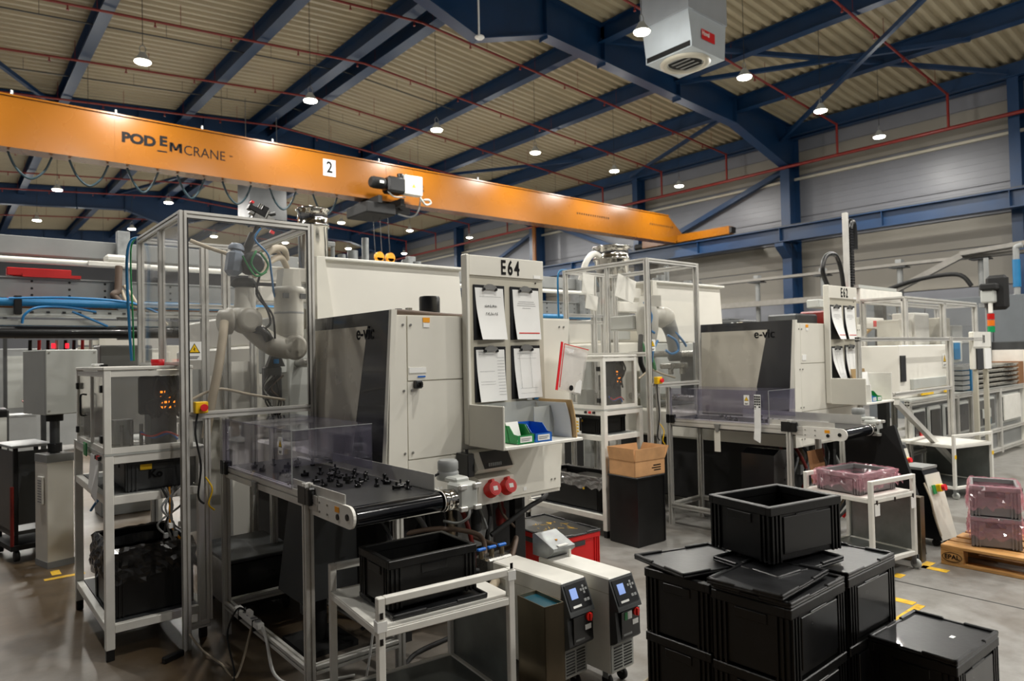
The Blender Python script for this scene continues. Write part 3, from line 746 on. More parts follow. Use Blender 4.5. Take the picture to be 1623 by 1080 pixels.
# ------------------------------------------------------------------ robot arms
def place(t, loc, size):  # both robots were scaled about the camera; callers pass the resulting location and factor
    t.location = loc; t.scale = (size, size, size)
    return t
def robot_a():
    t = thing('industrial_robot', 'beige jointed robot arm reaching up inside the near acrylic cage', 'robot')
    Y = 4.72
    b = MB().lathe([(.085, 1.70), (.098, 1.78), (.1, 1.95), (.098, 2.07), (.108, 2.075), (.112, 2.10), (.1, 2.115), (.075, 2.12)], (1.9, Y, 0), 28).build('main_joint', 'robot_light', t)
    MB().lathe([(.1005, 1.925), (.1015, 1.93), (.1015, 1.935), (.1005, 1.94)], (1.9, Y, 0), 28, cap=False).build('joint_ring', 'grey_mid', b)
    MB().box(1.82, 1.86, Y-.108, Y-.09, 2.03, 2.065).box(1.945, 1.985, Y-.1, Y-.075, 2.03, 2.065).build('vent_window', 'grey_dark', b)
    MB().prism([(1.83, 2.12), (1.97, 2.12), (1.955, 2.24), (1.845, 2.24)], 'Y', Y-.06, Y+.06).build('motor_cap', 'robot_light', t)
    MB().sphere((1.905, Y, 1.71), .1, 24, 14).build('shoulder', 'robot', t)
    MB().lathe([(.07, -.105), (.085, -.1), (.09, -.09)], (1.905, Y, 1.69), 20, 'Y').build('shoulder_cover', 'robot', t)
    MB().tube([(1.88, Y-.03, 1.69), (1.78, Y-.02, 1.71), (1.68, Y-.01, 1.78), (1.6, Y, 1.86)], lambda s: .085 - .02*s, 14, 5).build('lower_arm', 'robot', t)
    e = MB().sphere((1.59, Y, 1.885), .1, 24, 14).build('elbow', 'robot_light', t)
    MB().lathe([(.05, -.1), (.08, -.095), (.085, -.06)], (1.6, Y, 1.875), 20, 'Y').build('elbow_cover', 'robot', e)
    MB().lathe([(.05, 1.42), (.075, 1.43), (.08, 1.47), (.09, 1.48), (.09, 1.5)], (0, Y, 1.87), 18, 'X').build('elbow_motor', 'robot', t)
    MB().lathe([(.07, 1.93), (.062, 2.0), (.058, 2.1), (.06, 2.15)], (1.59, Y, 0), 20).build('forearm', 'robot_light', t)
    MB().lathe([(.062, 2.10), (.075, 2.105), (.085, 2.13), (.06, 2.16)], (1.59, Y, 0), 18).build('cable_collar', 'black_matte', t)
    w = MB(); w.T = Matrix.Translation((1.53, Y-.02, 2.28)) @ Matrix.Rotation(R(8), 4, 'Y')
    w.box(-.055, .045, -.06, .06, -.11, .07, .03).lathe([(.052, .07), (.05, .09), (.035, .11), (.01, .115)], (-.005, 0, 0), 18)
    w.build('wrist_housing', 'robot_grey', t)
    MB().lathe([(.06, -.07), (.075, -.06), (.075, .03)], (1.63, Y-.02, 2.26), 18, 'Y').build('wrist_flange', 'grey_dark', t)
    MB().cyl((1.6, Y, 2.33), (1.66, Y, 2.47), .03, n=12).cyl((1.66, Y, 2.45), (1.69, Y, 2.53), .022, n=10).build('tool_adapter', 'black_satin', t)
    g = MB(); g.T = Matrix.Translation((1.7, Y, 2.58)) @ Matrix.Rotation(R(25), 4, 'Y')
    g.box(-.05, .05, -.03, .03, -.05, .02, .006).box(-.08, -.05, -.02, .02, 0, .03).box(.04, .09, -.02, .02, .02, .05).cyl((-.03, 0, .02), (-.03, 0, .1), .012, n=8).cyl((.03, 0, .02), (.03, 0, .08), .016, n=8)
    gr = g.build('gripper', 'steel', t)
    g2 = MB(); g2.T = g.T
    g2.box(-.1, .025, -.025, .025, .02, .06, .004).box(-.015, .025, -.025, .025, .05, .1, .004).cyl((.02, 0, .04), (.08, 0, .09), .014, n=8).build('suction_block', 'black_part', gr)
    g3 = MB(); g3.T = g.T
    g3.box(-.1, -.08, -.02, .02, .07, .085).box(.1, .13, -.01, .01, -.05, -.03).build('indicator', 'red_bright', gr)
    MB().tube([(1.64, Y-.1, 2.34), (1.6, Y-.12, 2.25), (1.66, Y-.13, 2.18), (1.72, Y-.1, 2.25), (1.66, Y-.12, 2.33)], .008, 6).tube([(1.55, Y-.1, 2.3), (1.62, Y-.13, 2.17), (1.7, Y-.12, 2.2)], .007, 6).build('cable_loop', 'green', t)
    MB().tube([(1.66, Y-.1, 2.17), (1.64, Y-.1, 2.05), (1.7, Y-.12, 1.95), (1.72, Y-.12, 1.85), (1.65, Y-.11, 1.8)], .008, 6).tube([(1.62, Y-.11, 2.12), (1.68, Y-.11, 2.0), (1.74, Y-.12, 1.9), (1.76, Y-.1, 1.75)], .007, 6).build('cable', 'black_matte', t)
    MB().tube([(1.68, Y-.08, 2.5), (1.64, Y-.08, 2.42), (1.72, Y-.1, 2.32), (1.76, Y-.05, 2.2), (1.8, Y, 2.05), (1.9, Y+.12, 1.95)], .007, 6).build('air_line', 'blue_light', t)
    MB().tube([(1.62, Y-.05, 1.82), (1.68, Y-.1, 1.8), (1.72, Y-.1, 1.74)], .03, 8).build('cable_clamp', 'black_part', t)
    MB().tube([(1.44, Y-.06, 1.86), (1.41, Y-.12, 1.75), (1.37, Y-.15, 1.55), (1.33, Y-.15, 1.35), (1.3, Y-.12, 1.12)], .028, 10).build('drain_hose', 'hose_beige', t)
    MB().box(1.86, 1.95, Y+.08, Y+.62, 1.8, 1.92, .01).box(1.9, 2.08, Y+.5, Y+.62, 1.5, 1.92, .01).build('mounting_arm', 'grey_paint', t)
    return place(rebase(t), (1.559, 4.594, 1.149), .93)
robot_a()
# vacuum hoses over the arm
for pts, lab in ((((1.30, 4.9, 2.42), (1.45, 4.85, 2.36), (1.66, 4.8, 2.31), (1.78, 4.85, 2.36), (1.92, 5.0, 2.41), (2.05, 5.2, 2.4)), 'thin beige hose looping across the top of the near cage'),
                 (((1.68, 4.78, 2.22), (1.74, 4.8, 2.3), (1.84, 4.85, 2.4), (1.98, 5.0, 2.43), (2.1, 5.25, 2.4)), 'thick beige vacuum hose bending over the robot wrist'),
                 (((1.70, 4.84, 2.2), (1.78, 4.88, 2.27), (1.88, 4.95, 2.34), (2.0, 5.1, 2.38), (2.12, 5.3, 2.34)), 'second beige vacuum hose below the thick one in the near cage')):
    tag(MB().tube(pts, .013 if 'thin' in lab else .024, 8).build('vacuum_hose', 'hose_beige'), lab, 'hose')
# tool holder with cables in the lower corner of the near cage
t = thing('tool_holder', 'dark tool holder with cables in the lower right of the near cage', 'tool holder', (1.66, 4.55, 0))
MB().box(.0, .12, .0, .06, 1.34, 1.56, .01).prism([(.02, 1.56), (.14, 1.56), (.1, 1.66), (.06, 1.66)], 'Y', .0, .05).build('bracket', 'grey_dark', t)
B('blue_plug', 'blue_light', t, .06, .09, -.02, .0, 1.58, 1.61)
alu(t, 'stand', 'Z', 0, 1.36, .06, .03, .04)
for k in range(6):
    rr = random.Random(k+200); MB().tube([(.02+.02*k, -.02, 1.5), (.03+rr.uniform(-.06, .08), -.03, 1.42), (.04+rr.uniform(-.06, .1), -.03, 1.33), (.05+rr.uniform(-.04, .08), -.01, 1.22)], .006, 6).build('lead', rr.choice(['black_matte', 'rubber', 'grey_paint', 'brown_cable']), t)
def robot_b():
    t = thing('industrial_robot', 'pale robot arm with blue air lines inside the far acrylic cage', 'robot')
    Y = 4.62
    MB().prism([(5.68, 2.08), (5.86, 2.08), (5.86, 2.2), (5.7, 2.2)], 'Y', Y-.08, Y+.08).build('motor_cap', 'cream', t)
    MB().lathe([(.09, 1.72), (.115, 1.85), (.12, 2.0), (.1, 2.08)], (5.72, Y, 0), 24).build('main_joint', 'robot_light', t)
    MB().sphere((5.98, Y-.02, 1.97), .115, 22, 12).build('shoulder', 'robot_light', t)
    MB().tube([(5.74, Y, 1.98), (5.86, Y, 2.0), (5.98, Y-.02, 1.97)], .095, 14, 4).build('upper_arm', 'robot_light', t)
    MB().tube([(6.0, Y-.04, 1.93), (6.08, Y-.04, 1.8), (6.12, Y-.04, 1.6)], lambda s: .09-.03*s, 12, 5).build('forearm', 'grey_mid', t)
    MB().lathe([(.06, 1.5), (.075, 1.53), (.075, 1.6), (.05, 1.62)], (6.12, Y-.04, 0), 18).build('wrist', 'grey_dark', t)
    MB().box(5.98, 6.28, Y-.1, Y+.06, 1.42, 1.48, .01).box(6.0, 6.04, Y-.08, Y-.04, 1.36, 1.44).box(6.2, 6.24, Y-.08, Y-.04, 1.36, 1.44).build('gripper', 'steel', t)
    for k, pts in enumerate((((5.55, Y-.1, 2.12), (5.62, Y-.14, 1.98), (5.58, Y-.14, 1.85), (5.66, Y-.14, 1.8)), ((5.9, Y-.12, 1.78), (6.0, Y-.15, 1.72), (6.04, Y-.15, 1.62), (5.94, Y-.14, 1.58), (5.86, Y-.12, 1.62)),
                             ((5.72, Y-.13, 1.72), (5.62, Y-.15, 1.62), (5.6, Y-.14, 1.5)), ((6.05, Y-.1, 1.82), (6.16, Y-.12, 1.72), (6.22, Y-.12, 1.66)))):
        MB().tube(pts, .013, 7).build('air_line', 'blue_light', t)
    MB().tube([(5.52, Y-.08, 1.7), (5.56, Y-.1, 1.58), (5.58, Y-.1, 1.45)], .02, 8).tube([(5.63, Y-.1, 1.6), (5.66, Y-.12, 1.48), (5.7, Y-.1, 1.42)], .018, 8).build('cable', 'green', t)
    MB().tube([(5.54, Y-.06, 1.78), (5.5, Y-.08, 1.66), (5.5, Y-.08, 1.5), (5.56, Y-.08, 1.4)], .026, 8).build('cable', 'black_matte', t)
    MB().box(5.62, 5.78, Y+.1, Y+.5, 1.85, 2.0, .01).build('mounting_arm', 'grey_paint', t)
    return place(rebase(t), (5.405, 4.404, 1.379), .92)
robot_b()
# sheets taped inside the far cage
for (x, y, z, w, h, a), lab in (((5.08, 4.85, 2.31, .17, .2, 6), 'white cover sheet hanging in the back left of the far cage'), ((5.66, 4.85, 2.29, .3, .25, 14), 'tilted white cover plate inside the top of the far cage'),
                                ((5.075, 4.8, 2.12, .17, .15, 10), 'small white plate leaning inside the far cage')):
    m = MB(Matrix.Translation((x, y, z)) @ Matrix.Rotation(R(a), 4, 'Y')); m.box(-w/2, w/2, -.004, .004, -h/2, h/2, .002)
    tag(m.build('cover_plate', 'white_paint'), lab, 'plate')

# ------------------------------------------------------------------ conveyors
def conveyor(ox, oy, label, second=False):
    t = thing('belt_conveyor', label, 'conveyor', (ox, oy, 0))
    x0, x1, ye, yb, z = 1.31, 1.75, 2.63, 4.22, .985
    B('belt', 'belt', t, x0+.015, x1-.015, ye, yb, z-.008, z)
    B('belt_return', 'belt', t, x0+.015, x1-.015, ye, yb, z-.078, z-.07)
    MB().cyl((x0+.01, ye, z-.042), (x1-.01, ye, z-.042), .043, n=28).build('end_roller', 'roller', t)
    for x in (x0, x1):
        s = MB().prism(prof_poly(x, z-.03, .03, .07), 'Y', ye+.3, yb)
        s.build('side_rail', 'alu', t)
    # rounded side plates at the end
    for x in (x0-.012, x1+.002):
        poly = [(ye+.36, z+.005), (ye, z+.005)] + [(ye - .047*math.sin(a), z-.042+.047*math.cos(a)) for a in [math.pi*k/10 for k in range(1, 10)]] + [(ye, z-.089), (ye+.36, z-.085)]
        sp = MB().prism(poly, 'X', x, x+.012).build('end_plate', 'white_paint', t)
        if x < 1.5:
            MB().cyl((x, ye+.01, z-.042), (x-.004, ye+.01, z-.042), .014, n=14).cyl((x, ye+.1, z-.055), (x-.004, ye+.1, z-.055), .013, n=14).build('bearing_cap', 'black_part', sp)
            B('sticker', 'orange_sticker', sp, x-.002, x, ye+.085, ye+.125, z-.035, z-.012)
            bolts(sp, [(x, ye+.2, z-.02), (x, ye+.2, z-.06), (x, ye+.28, z-.02), (x, ye+.28, z-.06)], 'X', .005, .004)
    # ring and gearbox at the drive side
    MB().lathe([(.044, x1+.002), (.05, x1+.01), (.05, x1+.035), (.044, x1+.04), (.047, x1+.045), (.047, x1+.075)], (0, ye, z-.042), 24, 'X').build('drive_ring', 'stainless', t)
    gb = MB().box(x1+.075, x1+.185, ye-.05, ye+.06, z-.095, z+.03, .012).build('gearbox', 'grey_paint', t)
    lug = None
    for dx in (.09, .17):
        for dz in (-.085, .015):
            MB().box(x1+dx-.018, x1+dx+.022, ye-.066, ye-.045, z+dz-.01, z+dz+.012, .003).build('lug', 'alu', gb)
    MB().lathe([(.05, .03), (.052, .06), (.05, .065), (.045, .07), (.05, .075), (.05, .11), (.042, .12)], (x1+.13, ye+.12, z), 18).build('drive_motor', 'grey_mid', gb)
    MB().box(x1+.09, x1+.17, ye-.0, ye+.17, z+.02, z+.05, .008).build('motor_base', 'grey_paint', gb)
    MB().tube([(x1+.09, ye+.12, z+.06), (x1+.06, ye+.13, z+.05), (x1+.03, ye+.14, z+.02), (x1+.0, ye+.2, z-.03)], .006, 6).build('motor_cable', 'black_matte', gb)
    # guards along the belt
    B('guide_strip', 'alu', t, x0-.002, x0+.002, ye+.05, ye+.60, z, z+.045)
    B('guide_strip', 'alu', t, x1-.002, x1+.002, ye+.04, ye+1.1, z, z+.075)
    # cover of clear sheet
    cy0, cy1, zc = ye+.58, yb-.02, 1.262
    for a in ((x0-.016, x0-.012, cy0, cy1, z-.005, zc), (x1-.03, x1-.026, cy0, cy1, z+.04, zc), (x0-.016, x1-.026, cy0, cy1, zc-.004, zc), (x0-.012, x1-.03, cy0, cy0+.004, z+.105, zc-.004)):
        B('clear_cover', 'cover_clear', t, *a)
    edge = MB().box(x0-.017, x1-.025, cy0-.001, cy0+.003, zc-.001, zc+.002).box(x0-.017, x0-.013, cy0-.001, cy0+.003, z, zc)
    edge.build('cover_edge', 'grey_mid', t)
    warn_sign(t, (x0-.018, cy0+.13 if not second else cy0+.2, 1.18), '-X', .05, .085)
    bolts(t, [(x0-.016, cy0+.04, z+.02), (x0-.016, cy0+.55, z+.02), (x0-.016, cy1-.05, z+.1), (x0-.016, cy1-.05, z+.2)], 'X', .006)
    # legs
    for x, y, zz in ((x0-.012, 3.04, 1.035), (x0-.012, yb, 1.27), (x1+.02, 3.04, .9), (x1+.02, yb, .9)):
        alu(t, 'leg', 'Z', 0.0, zz, x, y, .04)
    for x in (x0-.012, x1+.02):
        alu(t, 'foot_rail', 'Y', 3.06, yb-.02, x, .18, .04)
    alu(t, 'foot_rail', 'X', x0+.01, x1, 3.04, .18, .04)
    alu(t, 'foot_rail', 'X', x0+.01, x1, yb, .18, .04)
    for y, zz in ((3.04, .985), (yb, .985)):
        br = MB().box(x0-.034, x0-.03, y-.02, y+.06 if y < 4 else y+.02, zz-.045, zz+.035).box(x0-.034, x0+.01, y-.064, y-.02, zz-.045, zz+.035, .006).build('corner_bracket', 'black_part', t)
        bolts(br, [(x0-.012, y-.064, zz-.02), (x0-.012, y-.064, zz+.015)], 'Y', .008, .004, 'grey_dark')
    for y in (3.7,):
        MB().prism([(y-.03, .96), (y+.03, .96), (y+.012, .89), (y-.012, .89)], 'X', x0-.03, x0-.018).build('hanger_clip', 'galv', t)
    return t
convA = conveyor(0, 0, 'short belt conveyor with clear cover and black end roller before E64')
# power strip tied to the near conveyor's foot rail
ps = MB().box(1.262, 1.302, 3.62, 3.98, .2, .235, .006).build('strip_body', 'white', convA)
for y in (3.66, 3.72, 3.78, 3.84, 3.9): MB().cyl((1.282, y, .235), (1.282, y, .2365), .018, n=14).build('socket_outlet', 'ink_grey', ps)
MB().box(1.26, 1.304, 3.68, 3.69, .18, .238).box(1.26, 1.304, 3.9, 3.91, .18, .238).build('cable_tie', 'black_part', ps)
MB().box(1.262, 1.29, 3.74, 3.79, .236, .27, .008).build('plug', 'white', ps)
rebase(convA)
convB = conveyor(3.94, -.22, 'belt conveyor with clear cover and hanging paper strip before E62', True)
st = MB().add([(1.275, 3.33, 1.23), (1.275, 3.27, 1.23), (1.268, 3.33, .95), (1.268, 3.27, .95), (1.262, 3.335, .86), (1.255, 3.27, .83)], [(0, 1, 3, 2), (2, 3, 5, 4)]).build('paper_strip', 'paper', convB)
chk = MB()
for k in range(6):
    for j in range(3):
        if k > 3 and j == 1 or k == 5 and j == 0: continue
        chk.box(1.272, 1.274, 3.275+.019*j, 3.289+.019*j, 1.205-.021*k, 1.219-.021*k)
stuff(chk.build('dark_squares', 'ink', st))
B('tag_card', 'cream', convB, 1.285, 1.287, 3.67, 3.73, .72, .9)
rebase(convB)

# black moulded parts lying on the belt
def part_protos():
    out = []
    a = MB().lathe([(.012, 0), (.014, .006), (.007, .01), (.007, .03), (.01, .033), (.01, .038), (.004, .042)], (0, 0, 0), 10).box(-.02, .02, -.004, .004, .006, .012); out.append(a.build('moulded_part', 'black_part'))
    a = MB().cyl((-.018, 0, .01), (.018, 0, .01), .009, n=10).cyl((0, 0, .01), (0, 0, .034), .006, n=8).box(.012, .02, -.012, .012, 0, .02); out.append(a.build('moulded_part', 'black_part'))
    a = MB().box(-.014, .014, -.012, .012, 0, .014, .003).cyl((.0, -.02, .012), (0, .02, .016), .006, n=8).cyl((-.006, 0, .014), (-.012, 0, .036), .005, n=8); out.append(a.build('moulded_part', 'black_part'))
    return out
PP = part_protos(); rng = random.Random(3)
spots = []
while len(spots) < 34:
    y = rng.uniform(2.78, 4.0); x = 1.36 + (4.0 - y) * .06 + rng.uniform(0, .3)
    if 3.55 < y and rng.random() < .5: continue
    if all((x-a)**2 + (y-b)**2 > .042**2 for a, b in spots): spots.append((min(x, 1.7), y))
spots.sort(key=lambda s: s[1])
for k, (x, y) in enumerate(spots):
    src = PP[k % 3]
    if k < 3: o = src
    else: o = src.copy(); COL.objects.link(o)
    o.location = (x, y, .9855); o.rotation_euler = (0, 0, rng.uniform(0, 6.28))
    tag(o, 'small black moulded plastic part lying on the near conveyor belt', 'plastic part', 'moulded parts on the near belt')
for k in range(9):
    o = PP[k % 3].copy(); COL.objects.link(o); o.location = (5.32 + .08*(k % 4), 2.95 + .1*k, .9855 - .0); o.rotation_euler = (0, 0, k*1.3)
    tag(o, 'small black moulded plastic part on the far conveyor belt under its cover', 'plastic part', 'moulded parts on the far belt')

# ================================================================== INJECTION MOULDING MACHINES
def machine(ox, oy, label, near=True):
    t = thing('injection_moulding_machine', label, 'machine', (ox, oy, 0))
    yf = 3.245                                    # front of the control cabinet
    # control cabinet: body with a sloping left edge
    MB().prism([(1.845, .73), (1.885, 1.835), (3.225, 1.835), (3.1, .715)], 'Y', yf+.012, 4.2).build('cabinet_body', 'cream', t)
    MB().prism([(1.83, .735), (1.868, 1.83), (1.962, 1.83), (1.955, .735)], 'Y', yf, yf+.012).build('corner_panel', 'cream', t)
    d1 = MB().prism([(1.968, 1.475), (1.972, 1.83), (2.7, 1.83), (2.7, 1.475)], 'Y', yf+.002, yf+.012).build('cabinet_door', 'cream', t)
    MB().box(1.965, 2.7, yf+.002, yf+.012, 1.045, 1.468).build('cabinet_door', 'cream', t)
    MB().box(1.962, 3.1, yf+.002, yf+.012, .74, 1.038).build('lower_front_panel', 'cream', t)
    MB().box(2.7, 3.2, yf+.003, yf+.012, 1.045, 1.825).build('right_front_panel', 'cream', t)
    pts = []
    for z in (1.78, 1.42, 1.08, .95, .80): pts += [(1.94, yf, z), (1.99, yf, z)]
    bolts(t, pts, r=.007)
    bolts(t, [(3.12, yf+.002, 1.78), (3.16, yf+.002, 1.78), (3.02, yf+.002, .8), (3.05, yf+.002, .8)], r=.006)
    s = B('rating_sticker', 'orange_sticker', t, 2.07, 2.115, yf-.001, yf+.002, 1.795, 1.822); B('serial_label', 'white', t, 2.072, 2.112, yf-.001, yf+.002, 1.768, 1.792)
    if near:
        B('instruction_label', 'white', t, 1.975, 2.085, yf-.001, yf+.002, 1.515, 1.545)
        B('logo_strip', 'blue_bin', t, 2.03, 2.08, yf-.0015, yf, 1.49, 1.498)
        sw = MB().box(2.002, 2.042, yf-.03, yf+.002, 1.43, 1.475, .004).build('main_switch', 'grey_dark', t)
        MB().cyl((2.022, yf-.03, 1.452), (2.022, yf-.045, 1.452), .014, n=12).box(2.016, 2.028, yf-.055, yf-.04, 1.438, 1.466).build('switch_knob', 'black_part', sw)
    else:
        B('instruction_label', 'white', t, 1.99, 2.06, yf-.001, yf+.002, 1.5, 1.55)
    # glossy smoked sliding guard on the left side, leaning slightly inward
    sh = lambda z: 1.832 + (z - 1.0) * .045
    g = MB()
    poly = [(3.30, .98), (3.262, 1.862), (4.22, 1.862), (4.22, .98)]
    vs = [(sh(z) + dx, y, z) for dx in (0, .012) for y, z in poly]
    g.add(vs, [(0, 1, 2, 3), (7, 6, 5, 4), (0, 4, 5, 1), (1, 5, 6, 2), (2, 6, 7, 3), (3, 7, 4, 0)])
    gd = g.build('smoked_guard', 'smoked', t)
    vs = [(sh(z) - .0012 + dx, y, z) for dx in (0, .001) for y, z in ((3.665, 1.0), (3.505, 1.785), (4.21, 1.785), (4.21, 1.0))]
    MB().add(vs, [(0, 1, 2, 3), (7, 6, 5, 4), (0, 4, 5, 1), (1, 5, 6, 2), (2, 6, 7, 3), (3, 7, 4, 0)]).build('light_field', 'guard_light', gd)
    half = max(v.x for v in text_data('e-vic', .115, .0015, .002, .95, 1.0)[0])
    text('lettering', 'e-vic', .115, (sh(1.745) - .0025, 3.635 - half, 1.745), 'ink', gd, '-X', bold=.0015, sx=.95)
    vs = [(sh(z) + dx, y, z) for dx in (-.004, .03) for y, z in ((3.262, .98), (3.235, 1.862), (3.262, 1.862), (3.30, .98))]
    MB().add(vs, [(0, 1, 2, 3), (7, 6, 5, 4), (0, 4, 5, 1), (1, 5, 6, 2), (2, 6, 7, 3), (3, 7, 4, 0)]).build('guard_frame', 'cream', t)
    MB().box(1.80, 1.83, 3.32, 4.22, .9, .985, .005).build('guard_track', 'grey_dark', t)
    # long bed and rear housing
    MB().box(1.87, 3.2, 4.25, 7.6, .72, 1.0, .02).build('machine_bed', 'cream', t)
    MB().box(1.87, 3.2, 5.3, 7.6, 1.0, 1.72, .02).build('clamp_housing', 'cream', t)
    MB().box(1.98, 3.1, 4.24, 4.4, 1.0, 1.7, .01).build('fixed_platen', 'grey_mid', t)
    MB().box(1.98, 3.1, 4.95, 5.1, 1.0, 1.7, .01).build('moving_platen', 'grey_paint', t)
    for z in (1.12, 1.58): MB().cyl((2.06, 4.4, z), (2.06, 5.3, z), .035, n=14).build('tie_bar', 'steel', t)
    MB().box(2.1, 3.0, 4.4, 4.65, 1.1, 1.6, .01).build('mould_half', 'grey_dark', t)
    MB().box(1.95, 3.2, 5.6, 7.55, 1.72, 2.0, .02).build('rear_housing', 'panel_white', t)
    # tall white guard behind with a capped top
    yb = 5.2
    gb = MB().prism([(2.46, 1.72), (2.37, 2.40), (3.72, 2.40), (3.78, 1.72)], 'Y', yb, yb+.3).build('rear_guard', 'panel_white', t)
    MB().prism([(2.30, 1.72), (2.30, 2.42), (2.37, 2.42), (2.47, 1.72)], 'Y', yb-.06, yb+.02).build('guard_edge', 'cream', gb)
    MB().box(2.31, 3.76, yb-.05, yb+.34, 2.40, 2.425, .006).build('guard_cap', 'white_paint', gb)
    for x, r, h in ((2.62, .035, .06), (2.72, .045, .1), (2.84, .03, .22), (3.26, .05, .06), (3.36, .04, .05)):
        MB().cyl((x, yb+.15, 2.425), (x, yb+.15, 2.425+h), r, n=14).build('top_fitting', 'galv', gb)
    if near:
        MB().tube([(2.0, 3.6, 1.85), (2.1, 3.45, 1.862), (2.25, 3.5, 1.856), (2.3, 3.62, 1.856), (2.15, 3.72, 1.856), (2.02, 3.62, 1.86)], .016, 8).tube([(1.98, 3.5, 1.85), (2.0, 3.42, 1.865), (2.3, 3.4, 1.85), (2.5, 3.45, 1.85)], .014, 8).build('loose_hose', 'brown_cable', t)
        MB().lathe([(.06, 1.84), (.065, 1.85), (.065, 1.97), (.06, 1.98)], (2.36, 3.62, 0), 20).build('vent_cap', 'black_satin', t)
        B('top_clip', 'steel', t, 2.06, 2.09, 3.5, 3.53, 1.84, 1.89); B('top_clip', 'steel', t, 2.16, 2.19, 3.55, 3.58, 1.84, 1.9)
    # clamp beams left of the guard
    MB().box(1.9, 2.3, 5.3, 5.42, 2.22, 2.34, .01).build('clamp_beam', 'panel_white', t)
    MB().box(1.9, 2.3, 5.3, 5.42, 2.06, 2.18, .01).build('clamp_beam', 'panel_white', t)
    MB().box(1.9, 2.3, 5.35, 5.42, 1.85, 2.02, .01).build('clamp_beam', 'cream_dark', t)
    # base with feet, valves and hoses under the cabinet
    bs = MB().box(1.95, 3.1, 3.6, 7.5, .1, .72, .01).build('machine_base', 'black_matte', t)
    for x, y in ((2.02, 3.42), (2.86, 3.42)):
        B('base_leg', 'black_matte', t, x-.03, x+.03, y-.03, y+.03, 0, .72)
    B('drain_panel', 'grey_mid', t, 2.5, 2.78, 3.56, 3.6, .38, .70)
    for k in range(10):
        x = 1.9 + .11*k; r_ = random.Random(k + (0 if near else 50))
        pts = [(x, 3.5, .72), (x + r_.uniform(-.06, .06), 3.42, .6), (x + r_.uniform(-.1, .1), 3.4, .42), (x + r_.uniform(-.15, .15), 3.45, .22), (x + r_.uniform(-.1, .1), 3.6, .06)]
        MB().tube(pts, r_.uniform(.008, .017), 7, 5).build('hose', r_.choice(['rubber', 'brown_cable', 'rubber', 'grey_dark', 'red_pipe', 'grey_mid']), t)
    for k in range(5):
        x = 2.0 + .2*k
        MB().lathe([(.03, .5), (.035, .52), (.035, .6), (.02, .62), (.02, .66)], (x, 3.5, 0), 12).build('valve', ['galv', 'grey_dark', 'bronze_steel', 'grey_dark', 'red_pipe'][k], t)
    # power socket panel on the front
    if near:
        sb = MB().prism([(yf, .755), (3.12, .755), (3.1, .9), (3.17, .925), (yf, .925)], 'X', 2.33, 2.585).build('socket_panel', 'cream', t)
        for x in (2.405, 2.52):
            k = MB(Matrix.Translation((x, 3.105, .835)) @ Matrix.Rotation(R(-20), 4, 'X'))
            k.lathe([(.046, -.005), (.046, -.02), (.038, -.035), (.04, -.05), (.04, -.06)], (0, 0, 0), 20, 'Y').box(-.012, .012, -.055, -.0, .03, .055, .004)
            ss = k.build('red_socket', 'red_sock', sb)
            k2 = MB(k.T); k2.lathe([(.034, -.061), (.033, -.062)], (0, 0, 0), 18, 'Y').build('socket_face', 'red', ss)
            k3 = MB(k.T); k3.box(-.016, .014, -.0635, -.061, -.012, .012).build('socket_label', 'white', ss)
        fb = MB().prism([(yf, .93), (3.14, .93), (3.10, .96), (3.15, 1.05), (3.2, 1.062), (yf, 1.062)], 'X', 2.325, 2.59).build('fuse_box', 'cream', t)
        vs = [(x, y, z) for x in (2.37, 2.575) for y, z in ((3.137, .94), (3.095, .962), (3.147, 1.052), (3.155, 1.052))]
        MB().add(vs, [(0, 1, 2, 3), (7, 6, 5, 4), (1, 5, 6, 2), (0, 4, 5, 1), (2, 6, 7, 3)]).build('fuse_window', 'smoked', fb)
        fs = MB()
        for k in range(7): fs.box(2.40+.014*k, 2.41+.014*k, 3.10, 3.106, .968, .99)
        stuff(fs.build('breaker_row', 'grey_mid', fb))
        B('side_bracket', 'black_satin', t, 2.275, 2.322, 3.13, yf, .92, 1.05, c=.004)
        MB().cyl((2.29, 3.16, 1.05), (2.29, 3.16, 1.075), .01, n=10).build('bracket_knob', 'black_part', t)
        B('mark_one', 'white', t, 2.5, 2.525, yf-.0, yf+.002, .735, .757); B('mark_two', 'white', t, 2.78, 2.805, yf-.0, yf+.002, .76, .782)
        MB().tube([(2.3, 3.16, .76), (2.28, 3.14, .7), (2.25, 3.2, .66), (2.22, 3.3, .66)], .008, 6).build('socket_cable', 'grey_mid', t)
        vent = MB()
        for i in range(4):
            for j in range(4): vent.box(2.1+.022*i, 2.113+.022*i, yf, yf+.003, .79+.022*j, .803+.022*j)
        stuff(vent.build('vent_grid', 'white', t))
    return rebase(t)
mA = machine(0, 0, 'cream injection moulding machine behind the E64 board with dark glossy guard')
mB = machine(3.93, -.2, 'cream injection moulding machine behind the E62 board with dark glossy guard', False)
mL = machine(-3.4, 13.0, 'distant cream moulding machine far behind the left gantry', False)

